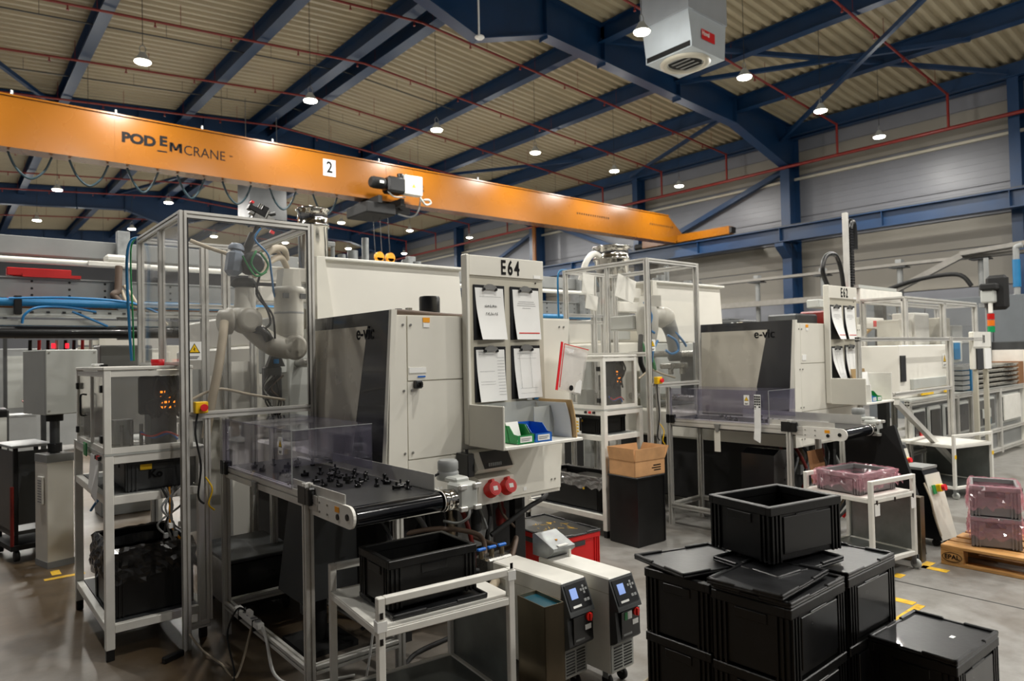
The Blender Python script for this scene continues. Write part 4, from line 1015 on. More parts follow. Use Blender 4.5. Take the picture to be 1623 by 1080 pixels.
# ------------------------------------------------------------------ number boards with shelf
def number_board(ox, oy, code, label, sx=1.0):
    t = thing('number_board', label, 'notice board', (ox, oy, 0))
    x0, x1, z0, z1 = 2.337, 2.945, 1.09, 2.192
    MB().box(x0, x1, 3.205, 3.243, z0, z1, .005).build('back_panel', 'grey_paint' if False else 'cream_dark', t)
    MB().box(x0-.004, x0+.022, 3.19, 3.243, z0, z1+.003, .006).build('edge_trim', 'cream', t)
    MB().box(x0+.024, x1, 3.198, 3.21, 2.073, z1, .003).build('header_plate', 'cream', t)
    text('numerals', code, .122, ((x0+x1)/2+.03, 3.197, 2.128), 'ink', t, bold=.003, sx=.66, gap=1.35)
    B('small_label', 'white', t, 2.86, 2.915, 3.196, 3.198, 2.078, 2.098)
    bolts(t, [(2.88, 3.205, 2.05)], r=.005, m='ink')
    # shelf with side cheek
    MB().box(x0, x0+.015, 2.885, 3.205, 1.085, 1.325, .004).build('side_cheek', 'cream', t)
    MB().box(x0+.015, 2.95, 2.885, 3.205, 1.085, 1.103, .003).build('shelf', 'white_paint', t)
    B('back_apron', 'grey_paint', t, x0+.015, 2.945, 3.2, 3.205, 1.105, 1.32)
    return rebase(t)
number_board(0, 0, 'E64', 'tall cream board headed E64 with clipboards and a small shelf')
BX, BY = 4.005, -.2
number_board(BX, BY, 'E62', 'cream board headed E62 with white papers, right of the far conveyor')

def clipboard(loc, label, w=.235, h=.325, kind=0, curl=.03, group=None):
    t = thing('clipboard', label, 'clipboard', loc, 0, group)
    B('backing', 'black_satin', t, -w/2, w/2, -.005, 0, -h, 0, c=.002)
    # sheet with a curled lower corner
    m = MB(); n = 8; pw, ph = w*.9, h*.94; x0 = -pw/2 + (.006 if kind % 2 else -.002)
    vs = []
    for i in range(n+1):
        for j in range(3):
            u, v = j/2, i/n
            c = curl * max(0, v-.3)**1.5 * (1.2 - u*.7)
            vs.append((x0 + u*pw + curl*.5*v*(1-u*.3), -.0065 - c, -.018 - v*ph))
    fs = [(i*3+j, (i+1)*3+j, (i+1)*3+j+1, i*3+j+1) for i in range(n) for j in range(2)]
    m.add(vs, fs, True); sh = m.build('sheet', 'paper', t)
    y = -.0085
    pr = MB(); rr = random.Random(kind*7+3)
    at = lambda u, v: (x0 + u*pw + curl*.5*v*(1-u*.3), -.0072 - curl*max(0, v-.3)**1.5*(1.2-u*.7), -.018 - v*ph)
    def line(u0, u1, v, th=.0022):
        a, b = at(u0, v), at(u1, v); pr.add([(a[0], a[1]-.0006, a[2]), (b[0], b[1]-.0006, b[2]), (b[0], b[1]-.0006, b[2]+th), (a[0], a[1]-.0006, a[2]+th)], [(0, 1, 2, 3)])
    if kind == 0:      # handwriting in two lines
        line(.12, .9, .17, .001)
        for v in (.38, .53):
            for k in range(7):
                u = .3 + .065*k; a, b = at(u, v), at(u+.04, v); hgt = rr.uniform(.012, .02)
                pr.bar((a[0], a[1]-.001, a[2]), (a[0]+rr.uniform(-.006, .006), a[1]-.001, a[2]+hgt), .0013); pr.bar((a[0], a[1]-.001, a[2]+rr.uniform(0, hgt)), (b[0], b[1]-.001, a[2]+rr.uniform(0, hgt)), .0013)
    elif kind == 1:
        for v, w_ in ((.24, .3), (.28, .34), (.32, .36), (.37, .16)): line(.5-w_, .5+w_, v)
    elif kind == 2:
        for k in range(13): line(.72, .98, .16+.06*k, .0018)
        for v in (.05, .09, .42, .62, .67): line(.08, .62, v, .0014)
    else:
        for u in (.2, .62): a, b = at(u, .12), at(u, .8); pr.bar((a[0], a[1]-.001, a[2]), (b[0], b[1]-.001, b[2]), .001)
        for v in (.1, .2, .8, .9): line(.12, .85, v, .001)
    stuff(pr.build('print', 'ink_grey' if kind else 'ink', sh))
    if kind == 1:
        q = MB(); a, b = at(.1, .88), at(.95, .88); q.add([(a[0], a[1]-.001, a[2]), (b[0], b[1]-.001, b[2]), (b[0], b[1]-.001, b[2]+.006), (a[0], a[1]-.001, a[2]+.006)], [(0, 1, 2, 3)]); q.build('red_line', 'red_sock', sh)
    cl = MB().prism([(-.055, -.028), (.055, -.028), (.045, -.006), (.025, 0), (.015, .006), (-.015, .006), (-.025, 0), (-.045, -.006)], 'Y', -.016, -.006).build('clip', 'steel', t)
    MB().cyl((-.045, -.018, -.026), (-.045, -.006, -.026), .009, n=8).build('clip_foot', 'black_part', cl); MB().cyl((.045, -.018, -.026), (.045, -.006, -.026), .009, n=8).build('clip_foot', 'black_part', cl)
    return t
for (x, z, k), lab in (((2.507, 2.02, 0), 'clipboard with handwritten sheet, top left on the E64 board'), ((2.785, 2.02, 1), 'clipboard with printed notice, top right on the E64 board'),
                       ((2.507, 1.655, 2), 'clipboard with ruled form, lower left on the E64 board'), ((2.785, 1.66, 3), 'clipboard with blank table form, lower right on the E64 board')):
    clipboard((x, 3.204, z), lab, kind=k, curl=.05 if k == 0 else .03, group='clipboards on the E64 board')
for (x, z, k), lab in (((2.49, 2.01, 1), 'clipboard with curling sheet, top left on the E62 board'), ((2.77, 2.01, 1), 'clipboard with printed notice, top right on the E62 board'),
                       ((2.49, 1.62, 3), 'clipboard with loose long sheet, lower left on the E62 board'), ((2.77, 1.63, 3), 'clipboard with white form, lower right on the E62 board')):
    clipboard((x+BX, 3.204+BY, z), lab, kind=k, curl=.09 if 'curling' in lab or 'loose' in lab else .04, group='clipboards on the E62 board')

# stacking bins on the shelves
def stacking_bin(loc, rz, m, label, w=.1, d=.17, h=.075):
    t = thing('stacking_bin', label, 'bin', loc, rz)
    s = .003
    b = MB().box(-w/2, w/2, 0, d, 0, s).box(-w/2, w/2, d-s, d, 0, h)
    for x in (-w/2, w/2-s):
        b.prism([(0, 0), (d, 0), (d, h), (d*.35, h), (d*.12, h*.55), (-.015, h*.5)], 'X', x, x+s)
    b.box(-w/2, w/2, -.015, -.012, 0, h*.5).box(-w/2, w/2, -.015, 0, 0, s)
    b.build('tray', m, t)
    l = B('label_card', 'white', t, -w*.36, w*.36, -.017, -.0155, h*.1, h*.42)
    p = MB().box(-w*.3, w*.28, -.018, -.017, h*.28, h*.32).box(-w*.3, w*.2, -.018, -.017, h*.18, h*.22); stuff(p.build('print', 'ink_grey', l))
    return t
stacking_bin((2.52, 2.925, 1.1035), 0, 'green', 'green stacking bin holding paper on the E64 shelf', .12, .17, .1)
stacking_bin((2.655, 2.925, 1.1035), R(-4), 'blue_bin', 'blue stacking bin on the E64 shelf', .12, .2, .1)
tag(MB(Matrix.Translation((2.505, 2.98, 1.112)) @ Matrix.Rotation(R(-18), 4, 'X')).box(-.045, .045, -.0, .004, 0, .115).build('folded_card', 'white'), 'white card standing in the green bin', 'card')
stacking_bin((2.585+BX, 2.93+BY, 1.1035), 0, 'blue_light', 'light blue bin on the E62 shelf', .09, .16, .09)
stacking_bin((2.69+BX, 2.93+BY, 1.1035), 0, 'green', 'green bin on the E62 shelf', .1, .16, .09)
tag(MB(Matrix.Translation((2.49+BX, 2.97+BY, 1.104)) @ Matrix.Rotation(R(-6), 4, 'Y')).box(-.006, .006, -.07, .1, 0, .16, .001).build('paper_bundle', 'paper'), 'white paper bundle beside the light blue bin on the E62 shelf', 'papers')
# standing folders on the right end of the near shelf
def sheet_arc(x, y0, y1, z0, z1, bend, th, n=8):
    """an upright sheet leaning and bending over to +X at its top"""
    m = MB(); vs = []
    for i in range(n+1):
        v = i/n; dx = bend * v**2.2
        for yy in (y0, y1):
            vs += [(x+dx, yy, z0+(z1-z0)*v), (x+dx+th, yy, z0+(z1-z0)*v)]
    fs = []
    for i in range(n):
        a = 4*i; b = a+4
        fs += [(a, b, b+2, a+2), (a+1, a+3, b+3, b+1), (a, a+1, b+1, b), (a+2, b+2, b+3, a+3)]
    fs += [(0, 2, 3, 1), (4*n, 4*n+1, 4*n+3, 4*n+2)]
    return m.add(vs, fs)
tag(MB().box(2.725, 2.885, 3.07, 3.074, 1.104, 1.29).build('plastic_folder', 'grey_paint'), 'translucent grey folder standing upright on the E64 shelf', 'folder')
tag(sheet_arc(2.895, 2.93, 3.19, 1.104, 1.315, -.045, .004).build('white_folder', 'white'), 'white arched folder next to the brown ones on the E64 shelf', 'folder')
for k in range(3):
    o = sheet_arc(2.906+.012*k, 2.9+.01*k, 3.19, 1.104, 1.33-.006*k, -.035, .005)
    tag(o.build('card_folder', 'card_folder'), f'brown card folder on the E64 shelf end, {ordw[k]} from the white one', 'folder', 'brown folders on the E64 shelf')
tag(MB().box(2.942, 2.95, 2.895, 2.91, 1.14, 1.22, .002).build('binder_clip', 'black_part'), 'black binder clip on the brown folders of the E64 shelf', 'clip')
for x, m, lab in ((2.80, 'white', 'white index tab above the brown folders, left one'), (2.86, 'blue_light', 'pale blue index tab above the brown folders')):
    tag(B('index_tab', m, None, x-.02, x+.02, 3.19, 3.192, 1.325, 1.35), lab, 'tab')
# document pouch with red strip hanging off the right side of the board
pt = thing('document_pouch', 'clear plastic pouch with red zip strip hanging beside the E64 board', 'pouch', (3.05, 3.12, 1.36), 0)
T = Matrix.Rotation(R(11), 4, 'Y')
m = MB(T); n = 8; vs = []
for i in range(n+1):
    for j in range(n+1):
        u, v = i/n, j/n
        vs.append((-.1+.24*u, -.012*math.sin(math.pi*u)*math.sin(math.pi*v)-.01*math.sin(5*u+3*v), .0+.3*v))
m.add(vs, [(i*(n+1)+j, (i+1)*(n+1)+j, (i+1)*(n+1)+j+1, i*(n+1)+j+1) for i in range(n) for j in range(n)], True)
m.build('pouch_film', 'clear_bag', pt)
m = MB(T); m.box(-.092, .13, .004, .006, .01, .285).build('inner_papers', 'paper', pt)
m = MB(T); m.box(-.112, -.094, -.016, -.012, .0, .305).build('zip_strip', 'red_bright', pt)
m = MB(T); m.box(-.082, -.078, -.016, -.013, .02, .3).box(-.08, .14, -.016, -.013, .294, .299).build('red_lines', 'red_sock', pt)
m = MB(T); m.cyl((.02, -.015, .03), (.02, -.018, .03), .018, n=12).build('logo_print', 'ink', pt)
# brown card sheets on the E62 shelf
tag(MB(Matrix.Translation((2.83+BX, 3.1+BY, 1.104)) @ Matrix.Rotation(R(-10), 4, 'X')).box(-.17, .12, 0, .006, 0, .3, .001).build('card_sheet', 'card_folder'), 'brown card sheet leaning on the E62 board', 'card')
tag(MB(Matrix.Translation((2.86+BX, 3.085+BY, 1.18)) @ Matrix.Rotation(R(-10), 4, 'X')).box(-.07, .07, -.002, 0, 0, .19, .0005).build('paper_note', 'paper'), 'white note stuck on the brown card by the E62 board', 'paper')
tag(MB().prism([(2.9, 1.104), (3.0, 1.104), (3.04, 1.33), (2.96, 1.33)], 'X', 2.965+BX, 2.975+BX).build('tilted_card', 'white_paint') if False else MB().box(2.93+BX, 2.945+BX, 2.9+BY, 3.16+BY, 1.104, 1.36, .003).build('end_panel', 'white_paint'), 'white end panel at the right of the E62 shelf', 'panel')

# ------------------------------------------------------------------ stainless dryer hoppers
def hopper(x, y, z0, z1, r, label, pipe=False):
    t = thing('dryer_hopper', label, 'hopper')
    MB().lathe([(r*.96, z0), (r*.96, z1-.16), (r*1.06, z1-.155), (r*1.06, z1-.13), (r*.98, z1-.125), (r*.98, z1-.02), (r*1.1, z1-.015), (r*1.1, z1), (r*.9, z1+.008)], (x, y, 0), 32).build('drum', 'stainless', t)
    MB().box(x+r*.9, x+r*1.5, y-.03, y+.03, z1-.3, z1-.26, .006).cyl((x+r*1.4, y, z0), (x+r*1.4, y, z1-.26), .018, n=8).build('latch_arm', 'grey_mid', t)
    MB().lathe([(r*.9, z0-.06), (r*.96, z0)], (x, y, 0), 24).box(x-r*.7, x+r*.7, y-r*.7, y+r*.7, 1.75, z0-.05, .01).build('base_flange', 'grey_paint', t)
    if pipe: MB().tube([(x-r, y, z1-.12), (x-r-.1, y, z1-.1), (x-r-.22, y, z1-.2), (x-r-.26, y+.05, z1-.4)], .035, 10).build('feed_pipe', 'white_paint', t)
    return rebase(t)
hopper(2.41, 5.45, 2.26, 2.86, .125, 'stainless steel hopper drum standing behind the near robot cage')
hopper(5.95, 5.3, 2.3, 2.82, .2, 'stainless steel hopper with pale feed pipe behind the far robot cage', True)
hopper(6.52, 5.2, 1.95, 2.3, .075, 'small grey drum with orange band at the far cage right side')

# ================================================================== TOTES, LIDS, CARTS
def tote_parts(t, w, d, h, m, panel=None, panel_m=None):
    """stackable container: hollow walls, stepped rim, corner ribs, handle recess"""
    th = .012; ix, iy = w/2-.014, d/2-.014
    b = MB()
    for s in (-1, 1):
        b.box(-ix, ix, s*iy-th/2, s*iy+th/2, .012, h-.004); b.box(s*ix-th/2, s*ix+th/2, -iy, iy, .012, h-.004)
    b.box(-ix, ix, -iy, iy, .012, .02)
    b.build('body', m, t)
    f = MB().box(-ix+.012, ix-.012, -iy+.012, iy-.012, 0, .013); f.build('base_ring', m, t)
    r = MB()
    for s in (-1, 1):
        r.box(-w/2, w/2, s*(d/2-.012)-.012, s*(d/2-.012)+.012, h-.035, h, .003); r.box(s*(w/2-.012)-.012, s*(w/2-.012)+.012, -d/2+.02, d/2-.02, h-.035, h, .003)
    r.build('rim', m, t)
    for s in (-1, 1):
        for q in (-1, 1):
            c = MB()
            for k in (0, .02, .04):
                c.box(s*(ix-k)-.004, s*(ix-k)+.004, q*(iy+.009)-.005, q*(iy+.009)+.005, .005, h-.034)
                c.box(s*(ix+.009)-.005, s*(ix+.009)+.005, q*(iy-k)-.004, q*(iy-k)+.004, .005, h-.034)
            c.box(s*ix-.006, s*ix+.006, q*iy-.006, q*iy+.006, .005, h-.034)
            c.build('corner_ribs', m, t)
    for s in (-1, 1):
        MB().box(-.06, .06, s*(iy+.008)-.003, s*(iy+.008)+.003, h-.075, h-.04, .002).build('handle_recess', 'black_part' if m.startswith('black') else 'grey_dark', t)
        MB().box(s*(ix+.008)-.003, s*(ix+.008)+.003, -.06, .06, h-.075, h-.04, .002).build('handle_recess', 'black_part' if m.startswith('black') else 'grey_dark', t)
    if panel:
        MB().box(-ix+.06, ix-.05, -iy-.012, -iy-.006, .03, h-.045, .002).build('side_sheet', panel, t)
def tote(loc, rz, label, w=.4, d=.3, h=.25, m='black_plastic', group=None, panel=None):
    t = thing('tote', label, 'tote', loc, rz, group); tote_parts(t, w, d, h, m, panel); return t
def lid(loc, rz, label, w=.4, d=.3, tilt=(0, 0), m='black_lid', on=None):
    """lid with a raised edge: a part when it closes its tote, a thing of its own when it lies loose"""
    p = MB().box(-w/2, w/2, -d/2, d/2, .0, .012, .004)
    for s in (-1, 1):
        p.box(-w/2, -w*.16, s*(d/2-.007)-.007, s*(d/2-.007)+.007, .008, .022, .003); p.box(w*.16, w/2, s*(d/2-.007)-.007, s*(d/2-.007)+.007, .008, .022, .003)
        p.box(-w*.16, w*.16, s*(d/2-.007)-.006, s*(d/2-.007)+.006, .008, .016, .002)
        p.box(s*(w/2-.007)-.007, s*(w/2-.007)+.007, -d/2, -d*.12, .008, .022, .003); p.box(s*(w/2-.007)-.007, s*(w/2-.007)+.007, d*.12, d/2, .008, .022, .003)
        p.box(s*(w/2-.007)-.006, s*(w/2-.007)+.006, -d*.12, d*.12, .008, .016, .002)
    if on is not None:
        o = p.build('lid', m, on); o.location = loc; o['label'] = label
        return o
    o = tag(p.build('lid_of_tote', m), label, 'lid')
    o.location = loc; o.rotation_euler = (R(tilt[0]), R(tilt[1]), rz)
    return o
# the pile of black totes in the right foreground
PILE = [((2.345, 1.632), 3, 0.5, 'left'), ((2.325, 1.312), 3, 1.0, 'middle'), ((2.765, 1.315), 3, -1.0, 'right')]
lev = ['bottom', 'second', 'upper']
for (x, y), n, a, nm in PILE:
    for k in range(n):
        top = tote((x, y, .25*k), R(a), f'black tote, {lev[k]} one of the {nm} stack in the foreground pile', group='black totes in the pile', panel='black_satin' if nm != 'left' else None)
    if nm != 'left': lid((0, 0, .25), 0, 'scuffed black lid', on=top)
lid((2.335, 1.665, .755), R(-13), 'loose black lid lying askew on the left stack of the pile', tilt=(0, 1.2))
lid((2.52, 1.42, .772), R(-8), 'second black lid wedged beneath the open top tote', tilt=(1.0, -1.0))
lid((2.30, 1.335, .772), R(4), 'black lid stacked askew on the middle lid of the pile', .38, .28)
tp = tote((2.605, 1.478, .796), R(-11), 'open empty black tote on top of the foreground pile', .41, .315, .215, panel='black_satin')
tote((2.872, 1.0, 0), R(-2), 'lower black tote of the short stack in the right corner', group='black totes in the pile')
st2 = tote((2.872, 1.0, .25), R(-2), 'upper black tote of the short stack in the right corner', group='black totes in the pile', panel='black_satin')
l = lid((0, 0, .25), 0, 'dusty black lid with a small white sticker', on=st2)
B('sticker', 'white', l, .02, .045, -.06, -.045, .0122, .0135)

def cart(loc, rz, label, w=.63, d=.57, panel=True, zs=.56, zr=.68):
    """white tube cart: four posts, top rails front and back, shelf, lower shelf, casters"""
    t = thing('tube_cart', label, 'cart', loc, rz)
    s = .03
    for x in (s/2, w-s/2):
        for y in (s/2, d-s/2):
            MB().box(x-s/2, x+s/2, y-s/2, y+s/2, .1, zr, .003).build('post', 'white_paint', t)
            c = MB().box(x-.02, x+.02, y-.02, y+.02, .09, .1)
            k = MB().prism([(y-.02, .1), (y+.015, .1), (y+.005, .03), (y-.02, .04)], 'X', x-.018, x-.014).prism([(y-.02, .1), (y+.015, .1), (y+.005, .03), (y-.02, .04)], 'X', x+.014, x+.018).build('caster_fork', 'galv', t)
            MB().lathe([(.02, -.012), (.034, -.012), (.036, 0), (.034, .012), (.02, .012)], (x, y-.008, .036), 18, 'X').build('wheel', 'grey_paint', k)
    for y in (s/2, d-s/2):
        MB().box(s, w-s, y-s/2, y+s/2, zr-s, zr, .003).build('top_rail', 'white_paint', t)
        MB().box(s, w-s, y-s/2, y+s/2, zs-s-.004, zs-.004, .003).build('shelf_rail', 'white_paint', t)
        MB().box(s, w-s, y-s/2, y+s/2, .1, .1+s, .003).build('lower_rail', 'white_paint', t)
    for x in (s/2, w-s/2):
        MB().box(x-s/2, x+s/2, s, d-s, zs-s-.004, zs-.004, .003).build('shelf_rail', 'white_paint', t)
        MB().box(x-s/2, x+s/2, s, d-s, .1, .1+s, .003).build('lower_rail', 'white_paint', t)
    B('shelf', 'white_paint', t, .002, w-.002, .002 + s*0, d-.002, zs-.004, zs)
    B('lower_shelf', 'zinc_sheet', t, s, w-s, s, d-s, .118, .124)
    if panel:
        B('end_sheet', 'zinc_sheet', t, w-.01, w-.006, s, d-s, .13, zs-.034)
    return t
ca = cart((1.285, 2.37, 0), R(-6), 'white tube cart with black tote below the near conveyor roller')
for x, z, w_ in ((.0, .58, .05), (.6, .66, .045)):
    B('tape', 'white', ca, x-.004, x+.036, -.003, .034, z-.03, z+.01)
    B('black_mark', 'black_part', ca, x+.006, x+.02, -.004, -.003, z+.02, z+.045)
B('black_mark', 'black_part', ca, .006, .02, -.002, -.001, .50, .525)
lid((1.61, 2.565, .561), R(-6), 'black lid lying under the tote on the white cart', .44, .36)
tote((1.60, 2.585, .5835), R(-4), 'open black tote standing on the white cart under the roller', .42, .3, .2)
cb = cart((4.90, 2.06, 0), R(-10), 'white tube cart carrying grey totes with pink film', .53, .54)
for x in (.03, .46): B('tag_card', 'white', cb, x, x+.055, -.004, -.002, .44, .52); 
for x in (.05, .26, .48): B('cable_tie', 'black_part', cb, x, x+.012, -.006, .0, .515, .545)
cc = cart((8.1, 2.56, 0), R(-15), 'empty white tube cart with yellow marks on the right, before machine 10', .66, .78, zr=.67)
for x in (.0, .632): B('yellow_tape', 'yellow', cc, x-.001, x+.031, -.002, -.0005, .42, .46)

# grey totes with pink film
def film(t, w, d, z0, z1, seed, m='pink_film', flare=.015, inside=.06):
    """crumpled film folded over the rim of a tote, hanging outside"""
    r_ = random.Random(seed); n = 76; rows = 10
    per = []
    for k in range(n):
        u = k/n*2*(w+d)
        if u < w: p = (-w/2+u, -d/2)
        elif u < w+d: p = (w/2, -d/2+u-w)
        elif u < 2*w+d: p = (w/2-(u-w-d), d/2)
        else: p = (-w/2, d/2-(u-2*w-d))
        per.append(p)
    vs = []
    wob = [r_.uniform(-1, 1) for _ in range(n)]; hem = [r_.uniform(-.02, .025) for _ in range(n)]
    for i in range(rows):
        v = i/(rows-1)
        for k, (x, y) in enumerate(per):
            L = math.hypot(x, y)
            if i == 0: o, z = -.03, z1 - inside
            elif i == 1: o, z = -.006, z1 + .004
            else: o, z = .006 + flare*v*(1+.6*wob[k]) + .006*math.sin(k*1.1+i*1.7), z1 + .006 - (z1-z0+hem[k])*(i-1)/(rows-2)
            vs.append((x + x/L*o*1.2 + r_.uniform(-.005, .005)*(i > 1), y + y/L*o*1.2 + r_.uniform(-.005, .005)*(i > 1), z + r_.uniform(-.005, .005)))
    return MB().add(vs, [(i*n+k, i*n+(k+1) % n, (i+1)*n+(k+1) % n, (i+1)*n+k) for i in range(rows-1) for k in range(n)], False).build('pink_film' if m == 'pink_film' else 'bag_film', m, t)
g1 = tote((5.19, 2.29, .5605), R(-10), 'grey tote lined with pink film on the cart before E62', .44, .34, .15, 'grey_tote')
film(g1, .44, .34, .05, .155, 4, flare=.03)
for k, z in enumerate((.146, .366)):
    g2 = tote((5.97, 1.64, z), R(17), ['lower', 'upper'][k] + ' grey tote with pink film on the wooden pallet', .4, .3, .22, 'grey_tote')
    film(g2, .4, .3, .07 if k == 0 else .06, .215 if k == 0 else .224, 9+k, flare=.012)
    MB().lathe([(.012, -.172), (.012, -.168)], (.0, 0, .18), 12, 'Y').build('mark_dot', 'ink', g2)

# ------------------------------------------------------------------ pallet
t = thing('wooden_pallet', 'wooden pallet stamped EPAL carrying grey totes', 'pallet', (5.655, 1.9, 0))
for k, (x, w_) in enumerate(((0, .145), (.175, .10), (.3275, .145), (.525, .10), (.655, .145))):
    MB().box(x, x+w_, -1.2, 0, .122, .144, .003).build('deck_board', 'wood' if k % 2 == 0 else 'wood_b', t)
for y in (-.145, -.6725, -1.2):
    B('cross_board', 'wood_b', t, 0, .8, y, y+.145, .1, .122, c=.002)
for x, w_ in ((0, .1), (.3275, .145), (.7, .1)):
    B('bottom_board', 'wood', t, x, x+w_, -1.2, 0, 0, .022, c=.002)
    for y in (-.145, -.6725, -1.2):
        B('block', 'wood', t, x, x+w_, y, y+.145, .022, .1, c=.003)
text('stamp', 'EPAL', .045, (-.0015, -.0725, .062), 'ink', t, '-X', bold=.0008)
el = MB(); n = 28
for k in range(n):
    a, b = 2*math.pi*k/n, 2*math.pi*(k+1)/n
    el.bar((-.001, -.0725+.062*math.cos(a), .062+.033*math.sin(a)), (-.001, -.0725+.062*math.cos(b), .062+.033*math.sin(b)), .003)
el.build('stamp_oval', 'ink', t)

# ------------------------------------------------------------------ temperature control units
def temp_unit(loc, rz, label, mark):
    t = thing('temperature_controller', label, 'temperature unit', loc, rz)
    w, d, h = .165, .5, .53
    MB().box(0, w, 0, d, .075, h, .006).build('housing', 'white_paint', t)
    B('lid_seam', 'cream_dark', t, -.001, w+.001, .003, d-.003, h-.075, h-.072)
    MB().cyl((-.001, .2, h-.13), (-.004, .2, h-.13), .008, n=8).build('side_latch', 'black_part', t)
    prof = [(0, h-.005), (-.055, h-.13), (-.06, h-.145), (-.035, h-.15), (-.048, .245), (-.04, .235), (0, .215)]
    fa = MB().prism(prof, 'X', .0, w).build('fascia', 'grey_dark', t)
    # sloping control face
    a = math.atan2(.055, .125)
    T = Matrix.Translation((0, -.0285, h-.067)) @ Matrix.Rotation(-a, 4, 'X') @ FACE['-Y'].to_4x4()
    pn = MB(T).box(.01, w-.01, -.058, .058, 0, .003, .001).build('control_panel', 'black_satin', t)
    MB(T).box(.034, .078, -.012, .036, .003, .005).build('display', 'screen', pn)
    for i in range(3):
        for j in range(3):
            if (i + j) % 2 == 1 or (i, j) == (1, 1): MB(T).box(.102+.017*i, .115+.017*i, .0+.014*j, .011+.014*j, .003, .005, .001).build('key', 'grey_mid', pn)
    for i in range(2): MB(T).box(.11+.02*i, .127+.02*i, -.035, -.022, .003, .005, .001).build('key', 'grey_mid', pn)
    MB(T).box(.03, .085, -.05, -.04, .003, .0045).build('name_strip', 'white', pn)
    q = B('status_mark', 'led_green' if mark else 'yellow', pn, 0, 0.0001, 0, .0001, 0, .0001) if False else None
    # front door, main switch, labels
    B('front_door', 'black_satin', t, .028, w-.004, -.0505, -.047, .25, h-.155, c=.002)
    k = MB().cyl((w-.035, -.05, .36), (w-.035, -.06, .36), .02, n=20).box(w-.04, w-.03, -.068, -.058, .343, .377).build('main_switch', 'red_sock', t)
    B('mark_label', 'white', t, w-.06, w-.02, -.053, -.0505, .302, .325)
    if mark: B('data_label', 'green', t, .05, .068, -.053, -.0505, .335, .37); B('data_label', 'white', t, .07, .1, -.053, -.0505, .335, .37)
    B('maker_strip', 'grey_mid', t, .04, .1, -.052, -.0505, .262, .27)
    B('grille_plate', 'grey_paint', t, .004, w-.004, -.004, 0.0, .085, .212)
    for i in range(2):
        for j in range(8): B('vent_slot', 'black_part', t, .02+.07*i, .078+.07*i, -.006, -.0035, .095+.014*j, .102+.014*j)
    for x in (.03, w-.03):
        for y in (.05, d-.05):
            c = MB().box(x-.012, x+.012, y-.015, y+.02, .04, .075).build('caster_fork', 'galv', t)
            MB().lathe([(.01, -.01), (.028, -.01), (.03, 0), (.028, .01), (.01, .01)], (x, y, .03), 14, 'X').build('wheel', 'rubber', c)
    return t
u1 = temp_unit((2.225, 2.345, 0), R(1.5), 'front white temperature unit with blue screen beside the cart', False)
u2 = temp_unit((2.438, 2.24, 0), R(0), 'rear white temperature unit with green label, grey box on top', True)
gw = thing('junction_box', 'grey sheet metal box with sloping top on the rear temperature unit', 'box', (2.42, 2.62, .5305), R(-2))
MB().prism([(-.0, .045), (-.0, .06), (.15, .115), (.17, .11), (.17, .0), (.06, .0)], 'X', .02, .17).build('casing', 'galv', gw)
B('yellow_dot', 'orange_sticker', gw, .09, .1, .06, .07, .083, .088); B('label', 'white', gw, .06, .13, .005, .03, .064, .07)
MB().cyl((.14, .01, .06), (.14, .01, .0), .008, n=8).build('prop', 'white_paint', gw)
# pump block with blue taps behind the front unit
pv = thing('valve_block', 'small pump block with blue taps between machine and temperature units', 'valve', (2.28, 2.9, 0))
MB().box(-.05, .12, 0, .12, .4, .52, .01).build('block', 'steel', pv)
for k in range(3):
    MB().cyl((-.06+.07*k, .05, .52), (-.06+.07*k, .05, .56), .014, n=10).build('tap_stem', 'bronze_steel', pv); MB().box(-.085+.07*k, -.03+.07*k, .04, .06, .56, .575, .004).build('tap_handle', 'blue_bin', pv)
MB().box(-.03, .1, .02, .1, 0, .4).build('stand', 'black_matte', pv)
for k, pts in enumerate((((2.2, 2.95, .46), (2.05, 3.0, .5), (2.0, 3.2, .56), (2.2, 3.4, .6)), ((2.3, 3.02, .5), (2.36, 3.15, .58), (2.2, 3.3, .62), (2.0, 3.42, .6)), ((2.42, 2.95, .45), (2.55, 3.05, .55), (2.6, 3.2, .45), (2.5, 3.4, .5)))):
    tag(MB().tube(pts, .014, 8).build('coolant_hose', 'brown_cable' if k else 'rubber'), ['black coolant hose left of the pump block', 'brown coolant hose arching behind the pump block', 'brown coolant hose looping to the red tote'][k], 'hose')
tag(MB().cyl((2.08, 2.72, .42), (2.2, 2.8, .44), .024, n=14).cyl((2.03, 2.69, .41), (2.08, 2.72, .42), .03, n=14).build('hose_coupling', 'hose_beige'), 'pale threaded hose coupling beside the tote on the cart', 'coupling')

# polished sheet bin between cart and unit
sb = thing('sheet_metal_bin', 'polished sheet metal bin with teal inside between cart and temperature unit', 'bin', (2.02, 2.235, 0), R(-4))
b = MB()
for a in ((0, .11, 0, .004, 0, .5), (0, .11, .196, .2, 0, .5), (0, .004, 0, .2, 0, .5), (.106, .11, 0, .2, 0, .5), (0, .11, 0, .2, 0, .004)): b.box(*a)
b.build('walls', 'bronze_steel', sb); B('content', 'teal', sb, .004, .106, .004, .196, .004, .485)

